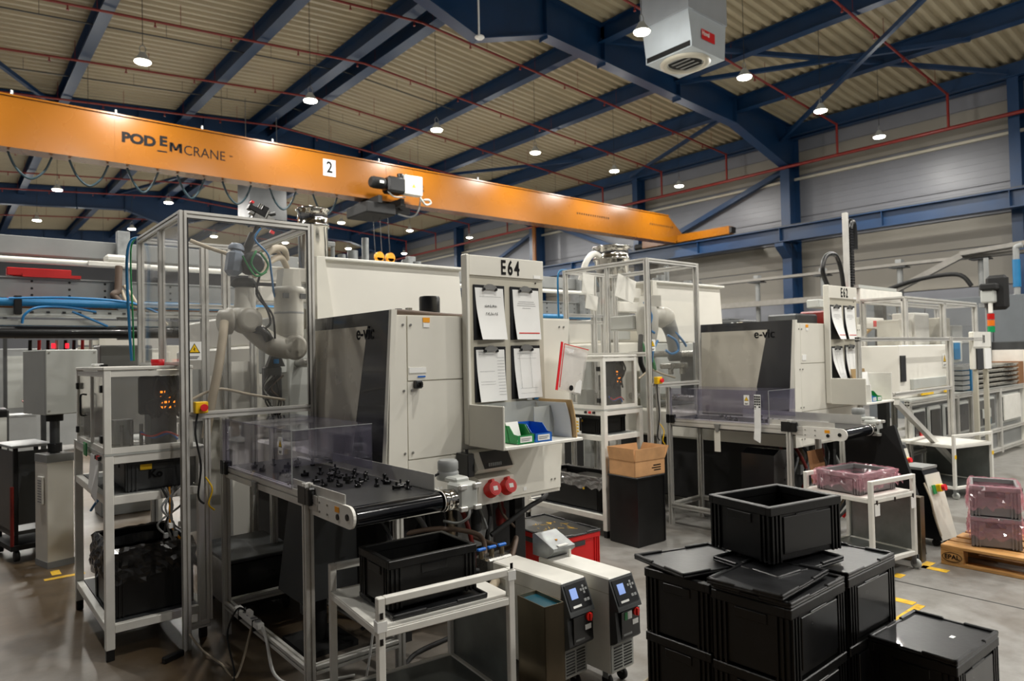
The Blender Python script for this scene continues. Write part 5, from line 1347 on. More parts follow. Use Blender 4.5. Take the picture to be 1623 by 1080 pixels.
# ------------------------------------------------------------------ red tote, black bin, carton
rt = tote((3.635, 3.93, 0), R(-3), 'red tote under a dusty black lid between the machines', .42, .66, .26, 'red')
rl = lid((0, 0, .262), 0, 'dusty black lid with yellow scrawl', .43, .67, on=rt)
sc = MB(); r_ = random.Random(5)
for k in range(26):
    x, y = r_.uniform(-.12, .12), r_.uniform(-.16, .1); sc.bar((x, y, .0128), (x+r_.uniform(-.03, .05), y+r_.uniform(-.06, .05), .0128), .004, .001)
stuff(sc.build('yellow_scrawl', 'tape_yellow', rl))
bb = thing('waste_bin', 'tall black bin with a cardboard box on top', 'bin', (4.56, 3.845, 0), R(-2))
MB().box(-.17, .17, -.16, .16, 0, .56, .006).build('body', 'black_plastic', bb)
MB().box(-.178, .178, -.168, .168, .555, .572, .004).build('top_edge', 'black_lid', bb)
for s in (-1, 1): MB().box(s*.165-.006, s*.165+.006, -.166, -.15, .01, .555).build('corner_strip', 'black_satin', bb)
cx = thing('cardboard_box', 'open brown cardboard box standing on the tall black bin', 'box', (4.575, 3.845, .5725), R(-4))
w, d, h, th = .36, .3, .13, .004
for nm, a in (('side', (-w/2, w/2, -d/2, -d/2+th, 0, h)), ('side', (-w/2, w/2, d/2-th, d/2, 0, h)), ('side', (-w/2, -w/2+th, -d/2, d/2, 0, h)), ('side', (w/2-th, w/2, -d/2, d/2, 0, h)), ('bottom', (-w/2, w/2, -d/2, d/2, 0, th))):
    B(nm, 'card', cx, *a)
def flap(p, q, out, up):
    p, q, o = Vector(p), Vector(q), Vector(out); n_ = (q-p).cross(o).normalized()*th
    vs = [p, q, q+o+up, p+o+up]; vs = [Vector(v) for v in vs]; vs += [v+n_ for v in vs]
    MB().add(vs, [(0, 1, 2, 3), (7, 6, 5, 4), (0, 4, 5, 1), (1, 5, 6, 2), (2, 6, 7, 3), (3, 7, 4, 0)]).build('flap', 'card', cx)
flap((-w/2, -d/2, h), (w/2, -d/2, h), (0, -.01, .1), Vector((0, 0, 0)))
flap((w/2, -d/2, h), (w/2, d/2, h), (.055, 0, .1), Vector((0, 0, 0)))
flap((-w/2, d/2, h), (-w/2, -d/2, h), (-.01, 0, .105), Vector((0, 0, 0)))
flap((w/2, d/2, h), (-w/2, d/2, h), (0, .02, .1), Vector((0, 0, 0)))
pr = MB().box(.04, .13, -d/2-.001, -d/2, .075, .085).box(.02, .13, -d/2-.001, -d/2, .055, .064).box(.045, .13, -d/2-.001, -d/2, .035, .044); stuff(pr.build('print', 'ink', cx))

# ------------------------------------------------------------------ white framed test cabinets
def cabinet(ox, oy, label, kind):
    t = thing('test_cabinet', label, 'cabinet', (ox, oy, 0))
    W, D, zl, zt, s = .52, 1.08, 1.10, 1.585, .045
    for x in (s/2, W-s/2):
        for y in (s/2, D-s/2):
            MB().box(x-s/2, x+s/2, y-s/2, y+s/2, .06, zl, .003).build('frame_post', 'white_paint', t)
            MB().box(x-.02, x+.02, y-.02, y+.02, 0, .07, .004).build('foot', 'black_part', t)
    for z in (zl-.02, .86, .17):
        for y in (s/2, D-s/2): MB().box(s, W-s, y-s/2+.004, y+s/2-.004, z-.025, z+.02, .002).build('frame_rail', 'white_paint', t)
        for x in (s/2, W-s/2): MB().box(x-s/2+.004, x+s/2-.004, s, D-s, z-.025, z+.02, .002).build('frame_rail', 'white_paint', t)
    B('lower_shelf', 'grey_dark', t, s, W-s, s, D-s, .17, .19); B('middle_shelf', 'grey_mid', t, s, W-s, s, D-s, .86, .88)
    B('deck_plate', 'grey_paint', t, .0, W, 0, D, zl, zl+.012)
    # glazed top box
    w2, d2, q = .45, .95, .035
    for x in (q/2, w2-q/2):
        for y in (q/2, d2-q/2): MB().box(x-q/2, x+q/2, y-q/2, y+q/2, zl+.012, zt-.02, .002).build('box_post', 'white_paint', t)
    MB().box(-.004, w2+.004, -.004, d2+.004, zt-.02, zt, .004).build('top_plate', 'white_paint', t)
    for z in (zt-.04, zl+.028):
        B('box_rail', 'white_paint', t, q, w2-q, 0.002, q-.002, z-.015, z+.015); B('box_rail', 'white_paint', t, 0.002, q-.002, q, d2-q, z-.015, z+.015)
    B('front_pane', 'acrylic_grey', t, q, w2-q, .012, .016, zl+.04, zt-.055)
    B('rear_panel', 'acrylic_grey', t, q, w2-q, d2-.02, d2-.015, zl+.04, zt-.055)
    dr = B('glazed_door', 'acrylic_grey', t, .008, .012, q, d2-q, zl+.045, zt-.055)
    B('door_stile', 'alu', t, .0, .012, d2*.42, d2*.42+.03, zl+.04, zt-.05)
    for y in (q+.02, d2-q-.03):
        for z in (zl+.09, zt-.12): B('hinge', 'black_part', t, -.012, .004, y-.02, y+.02, z-.02, z+.02, c=.003)
    MB().tube([(-.0, .55, zl+.2), (-.03, .55, zl+.2), (-.032, .55, zl+.26), (-.03, .55, zl+.32), (.0, .55, zl+.32)], .006, 6, 3).build('door_handle', 'black_part', t)
    # fixtures inside the glazed box
    B('fixture_block', 'grey_paint', t, .1, .2, .3, .42, zl+.012, zl+.17); B('fixture_block', 'grey_dark', t, .26, .4, .15, .3, zl+.012, zl+.3)
    B('fixture_block', 'steel', t, .07, .36, .12, .5, zl+.012, zl+.03)
    for k in range(4): MB().cyl((.12+.05*k, .2, zl+.03), (.12+.05*k, .2, zl+.15+.02*(k % 2)), .01, n=8).build('test_probe', 'steel', t)
    MB().tube([(.2, .1, zl+.1), (.26, .12, zl+.08), (.33, .1, zl+.1), (.4, .12, zl+.07)], .006, 6).build('red_wire', 'red', t)
    MB().tube([(.2, .12, zl+.11), (.27, .13, zl+.07), (.35, .12, zl+.09), (.4, .14, zl+.05)], .006, 6).build('blue_wire', 'blue_bin', t)
    for k in range(6):
        rr = random.Random(k); MB().tube([(.32+rr.uniform(-.06, .08), .12, zt-.06), (.33+rr.uniform(-.08, .08), .1, zt-.15), (.32+rr.uniform(-.1, .08), .11, zt-.22), (.36+rr.uniform(-.1, .06), .14, zt-.3)], .009, 6).build('loom', 'black_matte', t)
    MB().box(.2, .42, .14, .18, zt-.28, zt-.06, .01).build('loom_board', 'black_matte', t)
    for k in range(14):
        rr = random.Random(k+40)
        i, j = k % 4, k // 4
        MB().box(.31+.022*i, .322+.022*i, .134, .139, zt-.25+.03*j, zt-.238+.03*j).build('indicator_light', 'led_orange', t)
    if kind == 'far':
        for k in range(4): MB().box(.31+.024*k, .32+.024*k, .134, .139, zt-.1, zt-.092).build('indicator_light', 'led_green', t)
    for k, c in enumerate(('black_part', 'red_bright', 'black_part')):
        MB().cyl((.01, .12+.05*k, zl-.02), (-.012, .12+.05*k, zl-.02), .012, n=10).build('push_button', c, t)
    return t
cabL = cabinet(.684, 4.262, 'white framed cabinet with glazed top at the left, bagged bin inside', 'near')
cabM = cabinet(4.425, 4.07, 'white framed cabinet with orange lit display between the machines', 'far')
# on and in the left cabinet
tag(MB().lathe([(.033, 0), (.035, .002), (.037, .038), (.034, .038), (.03, .004), (.001, .004)], (1.0, 4.48, 1.5855), 20, cap=False).build('red_cup', 'red_bright'), 'small red cup on the left cabinet roof beside the blue hose', 'cup')
tag(MB().box(.74, .8, 4.95, 5.05, 1.586, 1.605, .006).box(.75, .82, 5.06, 5.12, 1.586, 1.6, .005).build('white_rag', 'paper'), 'crumpled white rag on the left cabinet roof', 'rag')
tag(MB().box(.76, .8, 4.82, 4.88, 1.586, 1.6, .004).build('small_clamp', 'black_part'), 'small dark clamp on the left cabinet roof', 'clamp')
gt = tote((.99, 4.62, .8805), R(90), 'grey crate with marker scrawl on the left cabinet middle shelf', .58, .38, .19, 'grey_dark')
text('marker_scrawl', 'Ko', .06, (-.05, -.2, .1), 'ink', gt, '-Y', bold=.002) if False else None
text('marker_scrawl', 'Ko', .06, (.0, 0, 0), 'ink', gt, '-Y', bold=.002).matrix_local = Matrix.Translation((-.292, .1-.06, .09)) @ Matrix.Rotation(R(-90), 4, 'Z')
B('yellow_note', 'yellow', gt, -.294, -.291, .06, .12, .12, .15)
bt = tote((.94, 4.62, .1905), R(90), 'big black bin lined with a loose bag, low in the left cabinet', .56, .42, .38, 'black_plastic')
film(bt, .56, .42, .2, .385, 21, 'dark_bag', .02, .1)
tag(MB(Matrix.Translation((.672, 4.55, .88)) @ Matrix.Rotation(R(4), 4, 'Y')).box(-.003, 0, -.14, .14, 0, .2).build('paper_sheet', 'paper'), 'paper sheet taped to the side of the left cabinet', 'paper')
tag(MB(Matrix.Translation((.668, 4.36, .85))).add([(0, -.02, .2), (0, .06, .19), (-.02, .09, .02), (-.015, -.05, 0), (-.03, .02, .05)], [(0, 1, 4), (1, 2, 4), (2, 3, 4), (3, 0, 4)]).build('crumpled_paper', 'paper'), 'crumpled white paper hanging at the front of the left cabinet', 'paper')
tag(MB().box(.664, .672, 4.72, 4.82, 1.06, 1.14, .01).build('green_cloth', 'green'), 'green cloth scrap on the side rail of the left cabinet', 'cloth')
tag(MB().tube([(.72, 4.95, .7), (.76, 4.8, .8), (.85, 4.6, .83), (.95, 4.5, .8)], .008, 6).build('air_hose', 'blue_light'), 'light blue hose curving inside the left cabinet above the bin', 'hose')
wl = thing('wire_loom', 'tangled wire loom hanging at the right of the left cabinet', 'cable', (1.0, 4.22, .6))
for k in range(7):
    rr = random.Random(k+9); MB().tube([(.02*k-.04, .02, .3), (rr.uniform(-.06, .06), -.01, .2), (rr.uniform(-.07, .05), 0, .1), (rr.uniform(-.05, .06), .02, 0)], .006, 5).build('wire', rr.choice(['black_matte', 'grey_mid', 'rubber', 'orange_sticker']), wl)
for k in range(4): MB().cbox(-.03+.025*k, -.02, .04+.05*(k % 2), .022, .02, .03, .003).build('connector', 'white' if k % 2 else 'grey_mid', wl)
tag(MB(Matrix.Translation((.92, 4.02, .0)) @ Matrix.Rotation(R(25), 4, 'Z')).box(0, .12, 0, .035, 0, .035, .006).build('loose_adapter', 'black_part'), 'small black adapter lying on the floor by the cage post', 'adapter')
# in the far cabinet
for (x, y, z, w, d, h), lab in (((4.68, 4.6, .1905, .36, .8, .3), 'black crate under clear bag low in the middle cabinet'), ((4.68, 4.6, .8805, .36, .8, .17), 'black crate on the middle shelf of the far cabinet')):
    k = tote((x, y, z), 0, lab, w, d, h, 'black_plastic'); B('yellow_dot', 'yellow', k, -w/2-.005, -w/2-.002, -.2, -.18, h*.6, h*.6+.02)
    if h == .3: film(k, w, d, .2, .305, 31, 'clear_bag', .02, .08)
yl = thing('notice_card', 'white card with yellow lines hanging in the middle cabinet side', 'card', (4.405, 4.5, .9), 0)
B('card', 'white', yl, -.004, 0, -.17, .17, -.02, .13)
for k in range(4): B('yellow_line', 'yellow', yl, -.0055, -.004, -.14, .14-.05*(k % 2), .0+.028*k, .014+.028*k)

# ================================================================== LEFT BACKGROUND
# control box on a pedestal
t = thing('pedestal_terminal', 'grey control box on a white pedestal at the far left', 'control box', (.655, 6.53, 0), R(14))
MB().box(0, .19, 0, .24, 0, .89, .004).build('pedestal', 'cream', t)
B('top_band', 'grey_mid', t, -.002, .192, -.002, .242, .83, .892); B('plinth', 'grey_mid', t, -.002, .192, -.002, .242, 0, .05)
g = B('vent_cover', 'white_paint', t, -.02, 0, .05, .14, .5, .72, c=.004)
for k in range(9): B('vent_slat', 'grey_mid', g, -.022, -.019, .06, .13, .515+.021*k, .525+.021*k)
MB().cyl((.1, .12, .89), (.1, .12, 1.2), .035, n=18).build('column', 'grey_dark', t)
MB().cyl((.1, .12, .9), (.1, .12, .97), .05, n=18).build('column_foot', 'black_matte', t); MB().cyl((.1, .12, 1.15), (.1, .12, 1.21), .06, n=18).build('swivel_joint', 'black_matte', t)
bx = MB().box(-.02, .36, -.04, .42, 1.21, 1.725, .006).build('control_box', 'grey_paint', t)
bolts(bx, [(.005, -.04, 1.24), (.005, -.04, 1.7), (.335, -.04, 1.7), (.335, -.04, 1.24)], r=.008)
B('door_seam', 'grey_mid', bx, -.021, -.0195, -.03, -.024, 1.22, 1.715)
tag(MB().box(.62, .9, 6.5, 6.53, .895, .915, .003).build('spare_bar', 'galv') if False else MB(Matrix.Translation((.45, 6.9, .93)) @ Matrix.Rotation(R(10), 4, 'Z')).box(0, .3, 0, .5, 0, .02, .004).build('top_tray', 'galv'), 'shiny metal tray on the dark trolley at the far left', 'tray')
# dark trolley beside it
t = thing('dark_trolley', 'dark metal trolley with red handle behind the pedestal', 'trolley', (.47, 6.93, 0), R(10))
for x in (0, .27):
    for y in (0, .47): MB().box(x, x+.03, y, y+.03, .1, .93, .003).build('post', 'black_matte', t)
B('side_sheet', 'grey_dark', t, .03, .27, .0, .01, .3, .9); B('side_sheet', 'grey_dark', t, 0, .01, .03, .47, .2, .9); B('shelf', 'grey_dark', t, 0, .3, 0, .5, .22, .25)
B('lower_tray', 'black_matte', t, -.03, .33, -.03, .53, .1, .14)
for x in (.02, .28):
    for y in (.02, .48): MB().lathe([(.02, -.015), (.045, -.015), (.045, .015), (.02, .015)], (x, y, .05), 16, 'X').build('wheel', 'rubber', t)
MB().tube([(-.02, -.02, .14), (-.02, -.02, .6), (-.02, -.02, .62)], .014, 8, 1).build('red_handle', 'red_pipe', t)
# yellow floor tape by the pedestal
for k, (a, lab) in enumerate((((.60, .86, 6.18, 6.24), 'worn yellow tape strip on the floor before the pedestal'), ((.66, .72, 6.3, 6.44), 'short yellow tape piece at the pedestal foot'))):
    tag(MB().box(a[0], a[1], a[2], a[3], .0005, .002).build('floor_tape', 'tape_yellow'), lab, 'floor tape')

# overhead handling gantry behind the machines
GY = 8.0
t = thing('handling_gantry', 'grey overhead handling gantry with rails and blue pipe behind the cages', 'gantry', (0, GY, 0))
X0, X1 = -2.5, 9.4
MB().box(X0, X1, .15, .3, 2.69, 2.87, .006).build('upper_beam', 'grey_mid', t)
MB().cyl((X0, .0, 2.615), (X1, .0, 2.615), .03, n=12).build('rail_tube', 'white_paint', t)
MB().box(X0, X1, .1, .2, 2.26, 2.455, .004).box(X0, X1, .07, .23, 2.45, 2.462).build('slide_beam', 'grey_mid', t)
hl = MB(); x = X0+.1
while x < X1:
    for z in (2.29, 2.355, 2.425): hl.cyl((x, .1, z), (x, .097, z), .012, n=8)
    x += .31
stuff(hl.build('beam_holes', 'black_matte', t))
MB().cyl((X0, -.12, 2.2), (X1, -.12, 2.2), .04, n=14).build('blue_pipe', 'blue_tube', t)
MB().box(X0, X1, -.05, .02, 2.08, 2.15).build('cable_channel', 'grey_paint', t)
hl = MB(); x = X0+.05
while x < X1:
    hl.box(x, x+.03, -.053, -.049, 2.105, 2.125); x += .13
stuff(hl.build('channel_slots', 'grey_dark', t))
MB().box(X0, X1, -.1, -.04, 1.985, 2.04, .003).build('lower_rail', 'grey_paint', t)
MB().cyl((X0, -.1, 1.92), (X1, -.1, 1.92), .06, n=16).build('black_tube', 'black_satin', t)
for x in (-1.6, 1.42, 4.9, 8.2):
    MB().box(x, x+.12, .02, .1, 0 if x != 1.42 else 1.85, 2.98, .004).build('post', 'galv', t); B('post_web', 'galv', t, x+.05, x+.07, .1, .3, 2.2, 2.95)
for x in (.55, .86): MB().box(x, x+.1, .08, .22, 2.46, 2.52, .008).build('carriage', 'red', t)
MB().box(.5, 1.02, .04, .16, 2.47, 2.545, .006).box(.62, 1.1, .02, .1, 2.46, 2.49).build('carriage_housing', 'red', t)
MB().box(.5, .95, .0, .1, 2.2, 2.255).build('lower_carriage', 'red', t)
MB().box(1.30, 1.5, -.06, .08, 2.64, 2.72, .025).build('tool_head', 'white_paint', t); MB().box(1.15, 1.72, -.06, .06, 2.59, 2.64, .006).build('tool_plate', 'white_paint', t)
MB().tube([(1.42, -.06, 2.6), (1.41, -.08, 2.45), (1.4, -.1, 2.34), (1.36, -.12, 2.29), (1.45, -.12, 2.2)], .035, 9).build('cable_bundle', 'brown_cable', t)
MB().tube([(1.46, -.08, 2.4), (1.52, -.12, 2.3), (1.58, -.14, 2.2), (1.7, -.14, 2.14), (1.85, -.14, 2.0)], .018, 8).tube([(1.44, -.09, 2.35), (1.48, -.15, 2.22), (1.62, -.16, 2.16), (1.8, -.16, 2.08)], .016, 8).build('loose_cables', 'hose_beige', t)
for k, pts in enumerate((((.6, -.16, 2.0), (.62, -.18, 2.08), (.72, -.18, 2.15), (.95, -.16, 2.16), (1.2, -.16, 2.12)), ((.5, -.17, 2.23), (1.0, -.18, 2.25), (1.5, -.18, 2.22), (1.8, -.18, 2.1)), ((1.0, -.15, 2.12), (1.15, -.16, 2.05), (1.3, -.15, 1.98)))):
    MB().tube(pts, .012, 7).build('air_line', 'blue_light', t)
MB().box(.54, .6, -.18, -.06, 2.08, 2.26, .006).box(1.9, 1.96, -.18, -.04, 1.9, 2.1, .005).build('pipe_clamp', 'black_part', t)
MB().box(X0, X1, .26, .3, 2.1, 2.2).build('orange_rail', 'orange', t)
# control column with red and green parts below the gantry
t = thing('wiring_column', 'dark wiring column with red lights below the gantry at the left', 'cabinet', (1.3, 8.3, 0))
MB().box(.0, .5, 0, .4, 0, 1.8, .01).build('housing', 'grey_mid', t)
for k in range(8):
    MB().cyl((-.6+.075*k, .1, 1.45), (-.6+.075*k+.01, .1, 1.86), .016, n=8).build('hanging_cable', ['black_matte', 'red', 'black_matte', 'grey_paint', 'black_matte', 'rubber', 'red', 'white'][k], t)
MB().box(-.62, .0, .06, .3, 1.2, 1.48, .01).build('terminal_box', 'grey_dark', t)
for x in (-.4, -.28): MB().cbox(x, .08, 1.8, .03, .02, .05).build('red_light', 'led_red', t)
B('leg', 'grey_dark', t, -.5, -.46, .1, .2, 0, 1.2)

# far machines behind the gantry, copies of the same model
for k, (x, y, lab) in enumerate(((.6, 13.4, 'distant cream moulding machine behind the near robot cage'), (4.6, 13.2, 'distant cream moulding machine behind the far robot cage'))):
    dup(mL, (mL.location.x + 3.4 + x, mL.location.y - 13.0 + y, mL.location.z), 0, lab)
# far trolleys and boxes on the open floor at the left
def far_trolley(loc, rz, label):
    t = thing('bin_trolley', label, 'trolley', loc, rz)
    MB().prism([(0, .25), (.1, .12), (.7, .12), (.8, .25), (.8, .85), (0, .85)], 'Y', 0, .5).build('hopper_body', 'grey_mid', t)
    for x in (.05, .7):
        for y in (.03, .43): MB().lathe([(.02, -.02), (.06, -.02), (.06, .02), (.02, .02)], (x, y, .06), 12, 'X').build('wheel', 'rubber', t); 
    MB().tube([(0, .05, .85), (-.12, .05, .95), (-.12, .45, .95), (0, .45, .85)], .015, 6, 3).build('push_handle', 'red_pipe', t)
    B('rim', 'galv', t, -.01, .81, -.01, .51, .84, .87)
    return t
far_trolley((.35, 12.6, 0), R(8), 'small grey bin trolley far off at the left edge')
far_trolley((1.3, 15.2, 0), R(-4), 'second grey bin trolley further back at the left')
for k, (x, y, w, d, h, m) in enumerate(((.2, 11.0, .5, .5, 1.05, 'black_satin'), (-.4, 22, 1.6, 1.2, 1.3, 'grey_dark'), (2.1, 23.5, 2.2, 1.4, 1.5, 'grey_mid'), (-.2, 24, 2.5, 1.5, 2.1, 'grey_mid'), (3.2, 26, 3, 1.6, 2.0, 'cream_dark'), (1.4, 33, 4, 2, 2.2, 'grey_mid'), (7, 30, 4, 2, 2.3, 'cream_dark'))):
    t = thing('far_cabinet', ['black cabinet low at the left edge behind the trolleys', 'pale machine block far off at the left', 'grey machine block far off behind the pedestal', 'grey machinery in the depth of the hall', 'pale machinery in the depth behind the gantry', 'grey machinery at the far end of the hall', 'cream machinery at the far end behind E64'][k], 'machine', (x, y, 0))
    MB().box(0, w, 0, d, .1, h, .02).build('housing', m, t); B('plinth', 'black_matte', t, .05, w-.05, .05, d-.05, 0, .1)
    B('window', 'smoked', t, w*.2, w*.6, -.01, 0, h*.5, h*.85); B('door_panel', 'grey_paint', t, w*.65, w*.95, -.012, 0, h*.2, h*.9)
    B('side_panel', 'cream', t, -.012, 0, d*.1, d*.9, h*.2, h*.9)
# low pipe rack seen under the gantry
t = thing('pipe_rack', 'far pipe rack with blue line crossing low under the gantry', 'pipe rack', (0, 20.5, 0))
for z, m, r_ in ((2.6, 'blue_tube', .05), (2.85, 'grey_paint', .06), (3.1, 'grey_mid', .04), (2.35, 'galv', .05)): MB().cyl((-3, 0, z), (12, 0, z), r_, n=10).build('pipe', m, t)
for x in (-2, 1.2, 4.6, 8, 11): B('rack_post', 'grey_dark', t, x, x+.08, .08, .16, 0, 3.2)
tag(MB().box(1.9, 2.9, 19.6, 20.2, 3.35, 4.9, .02).build('duct_unit', 'grey_dark'), 'grey duct unit hanging below the crane behind the cage', 'duct') if False else None
t = thing('air_unit', 'grey air unit hanging below the crane behind the robot gripper', 'air unit', (7.05, 20.4, 5.85))
MB().box(0, 1.15, 0, 1.0, 0, 2.2, .02).build('casing', 'grey_dark', t); B('motor', 'black_matte', t, 1.15, 1.6, .3, .8, 1.6, 2.0)
for x in (.1, 1.05): MB().cyl((x, .5, 2.2), (x, .5, roof(7.6) - 5.85), .012, n=6).build('hanger', 'galv', t)

# ================================================================== UNDER THE NEAR CONVEYOR
t = thing('operator_terminal', 'dark grey wedge shaped terminal under the near conveyor', 'terminal', (1.50, 3.55, 0))
MB().prism([(.0, .28), (.02, .80), (.10, .845), (.28, .845), (.30, .28)], 'Y', 0, .3).build('casing', 'grey_dark', t) if False else MB().prism([(-.02, .3), (.05, .82), (.10, .86), (.3, .86), (.3, .3)], 'Y', 0, .34).build('casing', 'grey_dark', t)
MB().prism([(.052, .822), (.10, .861), (.14, .862), (.14, .84)], 'Y', -.004, .0).build('top_bezel', 'grey_mid', t)
MB().cyl((.15, .17, 0), (.15, .17, .3), .04, n=14).box(.0, .3, 0, .34, 0, .03).build('stand', 'black_matte', t)
t = thing('low_bin', 'grey lidded bin on casters standing under the near conveyor', 'bin', (1.36, 4.36, 0))
MB().box(0, .42, 0, .6, .08, .36, .008).build('body', 'black_satin', t); MB().box(-.01, .43, -.01, .61, .36, .385, .005).build('cover', 'grey_dark', t)
for x in (.05, .37):
    for y in (.06, .54): MB().lathe([(.01, -.012), (.04, -.012), (.04, .012), (.01, .012)], (x, y, .04), 14, 'X').build('caster', 'rubber', t)
# cables on the floor
for pts, m, r_, lab in ((((1.06, 4.1, .1), (1.1, 4.0, .03), (1.14, 3.8, .008), (1.15, 3.6, .008), (1.28, 3.75, .18)), 'hose_beige', .006, 'thin pale cable lying on the floor by the cage post'),
                        (((1.28, 3.8, .24), (1.24, 3.85, .26), (1.2, 3.9, .12), (1.17, 3.7, .009), (1.12, 3.55, .009)), 'rubber', .005, 'thin black cable drooping from the power strip'),
                        (((1.285, 3.6, .22), (1.27, 3.5, .18), (1.27, 3.4, .05), (1.35, 3.3, .012), (1.6, 3.2, .012)), 'white', .008, 'white power cable running from the strip to the floor'),
                        (((1.5, 3.0, .014), (1.75, 3.05, .014), (1.95, 3.2, .014), (2.2, 3.25, .014), (2.5, 3.3, .014)), 'rubber', .012, 'black cable crossing the floor under the machine'),
                        (((1.4, 2.9, .012), (1.7, 2.95, .012), (2.0, 3.0, .012), (2.15, 2.9, .012)), 'rubber', .012, 'second black cable on the floor behind the cart'),
                        (((1.62, 3.0, .5), (1.6, 3.0, .3), (1.55, 2.98, .1), (1.5, 2.95, .012)), 'white', .006, 'white wire hanging behind the cart'),
                        (((2.6, 3.35, .5), (2.9, 3.35, .62), (3.2, 3.5, .66), (3.5, 4.2, .68)), 'rubber', .016, 'black hose drooping below the E64 shelf'),
                        (((2.72, 2.18, .09), (2.68, 2.14, .1), (2.6, 2.16, .03), (2.5, 2.2, .01), (2.4, 2.25, .01)), 'hose_beige', .007, 'pale cable looping below the rear temperature unit')):
    tag(MB().tube(pts, r_, 6).build('floor_cable', m), lab, 'cable')

# ================================================================== RIGHT SIDE
# floor joint and yellow corner tapes
struct(MB().box(5.02, 5.035, -6, 2.6, .0002, .001).build('trim_1', 'slot'))
for a, lab in (((5.45, 5.52, 1.80, 1.97), 'yellow corner tape beside the pallet, short arm'), ((5.45, 5.64, 1.93, 1.99), 'yellow corner tape pointing at the pallet block'), ((4.62, 4.69, 1.72, 1.86), 'yellow corner tape left of the floor joint, short arm'),
               ((4.30, 4.66, 1.66, 1.71), 'yellow corner tape behind the black pile, long arm'), ((5.1, 5.2, 1.97, 2.03), 'small yellow tape patch under the cart')):
    tag(MB().box(a[0], a[1], a[2], a[3], .0005, .002).build('floor_tape', 'tape_yellow'), lab, 'floor tape')
# black board, brown card and terminal behind the cart
tag(MB().prism([(2.64, .84), (2.25, .985), (2.10, .45), (2.06, 0), (2.62, 0)], 'X', 5.80, 5.84).build('black_board', 'black_matte'), 'large black board standing behind the cart with pink film', 'board')
tag(MB(Matrix.Translation((5.28, 2.6, .5605)) @ Matrix.Rotation(R(-8), 4, 'X')).box(-.12, .12, 0, .006, 0, .25, .001).build('brown_card', 'card_dark'), 'dark brown card standing behind the pink lined tote', 'card')
tag(MB().box(5.58, 5.66, 2.0, 2.2, 0, .48, .003).build('copper_sheet', 'bronze_steel'), 'coppery sheet metal box right behind the cart', 'box')
def wedge(loc, rz, label, s=1.0):
    t = thing('operator_terminal', label, 'terminal', loc, rz)
    MB().prism([(0, .06), (.12, .56), (.14, .6), (.3, .6), (.32, .06)], 'X', 0, .24).build('casing', 'black_satin', t)
    MB().prism([(-.006, .06), (.114, .565), (.12, .56), (0, .06)], 'X', .0, .24).build('front_panel', 'cream', t)
    B('top_cap', 'grey_mid', t, -.004, .244, .13, .31, .6, .62)
    T = Matrix.Translation((.12, .085, .45)) @ Matrix.Rotation(-math.atan2(.12, .5), 4, 'X')
    k = MB(T).box(-.03, .03, -.05, -.01, -.03, .03, .006).build('emergency_stop', 'yellow', t)
    MB(T).cyl((0, -.05, 0), (0, -.075, 0), .025, n=16).build('stop_button', 'red_bright', k)
    MB(T).box(-.09, -.04, -.018, -.012, -.04, .03).build('green_key', 'green', t)
    MB().tube([(-.002, .12, .5), (-.03, .06, .38), (-.02, .04, .25), (-.01, .0, .1)], .008, 6).build('lead', 'hose_beige', t)
    for x in (.04, .2):
        for y in (.06, .26): MB().lathe([(.01, -.012), (.03, -.012), (.03, .012), (.01, .012)], (x, y, .03), 12, 'X').build('caster', 'rubber', t)
    return t
wedge((6.08, 2.03, 0), R(-6), 'black wedge terminal with yellow stop switch beside the pallet')
wedge((7.35, 2.75, .0), R(-8), 'second wedge terminal with green key behind the first cart')
wb = thing('operator_terminal', 'tall black wedge terminal below the far conveyor', 'terminal', (5.28, 3.0, 0))
MB().prism([(.0, .2), (.03, .72), (.12, .76), (.3, .74), (.3, .2)], 'Y', 0, .3).build('casing', 'black_satin', wb); MB().box(.05, .25, .05, .25, 0, .2).build('stand', 'black_matte', wb)
bolts(wb, [(.2, 0, .6), (.2, 0, .5)], r=.01, m='grey_dark')
for k in range(9):
    rr = random.Random(k+70); x = 5.5+.1*k
    tag(MB().tube([(x, 2.75, .6), (x+rr.uniform(-.1, .1), 2.7, .45), (x+rr.uniform(-.1, .1), 2.72, .3), (x+rr.uniform(-.2, .1), 2.8, .12)], rr.uniform(.008, .016), 7).build('coolant_hose', rr.choice(['red', 'rubber', 'bronze_steel', 'rubber', 'red_pipe'])), f'coolant hose in the bundle below machine E62, {ordw[k]} from the left', 'hose', 'hoses below E62')

# machine 10: glazed cell on an aluminium base
t = thing('assembly_cell', 'white assembly cell with glazed hood and drawer trays at the right', 'machine', (8.45, 3.1, 0))
W = 4.6
for x in (0, 1.55, 2.1, 3.3, W-.06):
    alu(t, 'base_post', 'Z', .05, .98, x+.03, .03, .06)
    alu(t, 'base_post', 'Z', .05, .98, x+.03, .78, .06)
for z in (.95, .38, .1):
    alu(t, 'base_rail', 'X', 0, W, .03, z, .05)
B('base_panel', 'grey_mid', t, .06, W-.06, .06, .07, .1, .93)
for x in (.12, .62, 1.12, 1.62, 2.2, 3.4): MB().box(x, x+.4 if x < 2 else x+.9, .02, .062, .45, .88, .03).build('window_frame', 'grey_paint', t); MB().box(x+.04, x+.36 if x < 2 else x+.86, .012, .03, .49, .84, .03).build('window_opening', 'black_satin', t)
B('valve_island', 'grey_paint', t, 2.5, 2.85, -.0, .05, .6, .72); B('valve_island', 'teal', t, 2.6, 2.85, -.0, .05, .5, .58); B('red_valve', 'red', t, .3, .42, .0, .03, .55, .62)
B('drawer_front', 'white_paint', t, 3.45, 4.25, -.005, .03, .5, .86)
MB().box(0, W, 0, .82, .98, 1.0).build('deck', 'grey_paint', t)
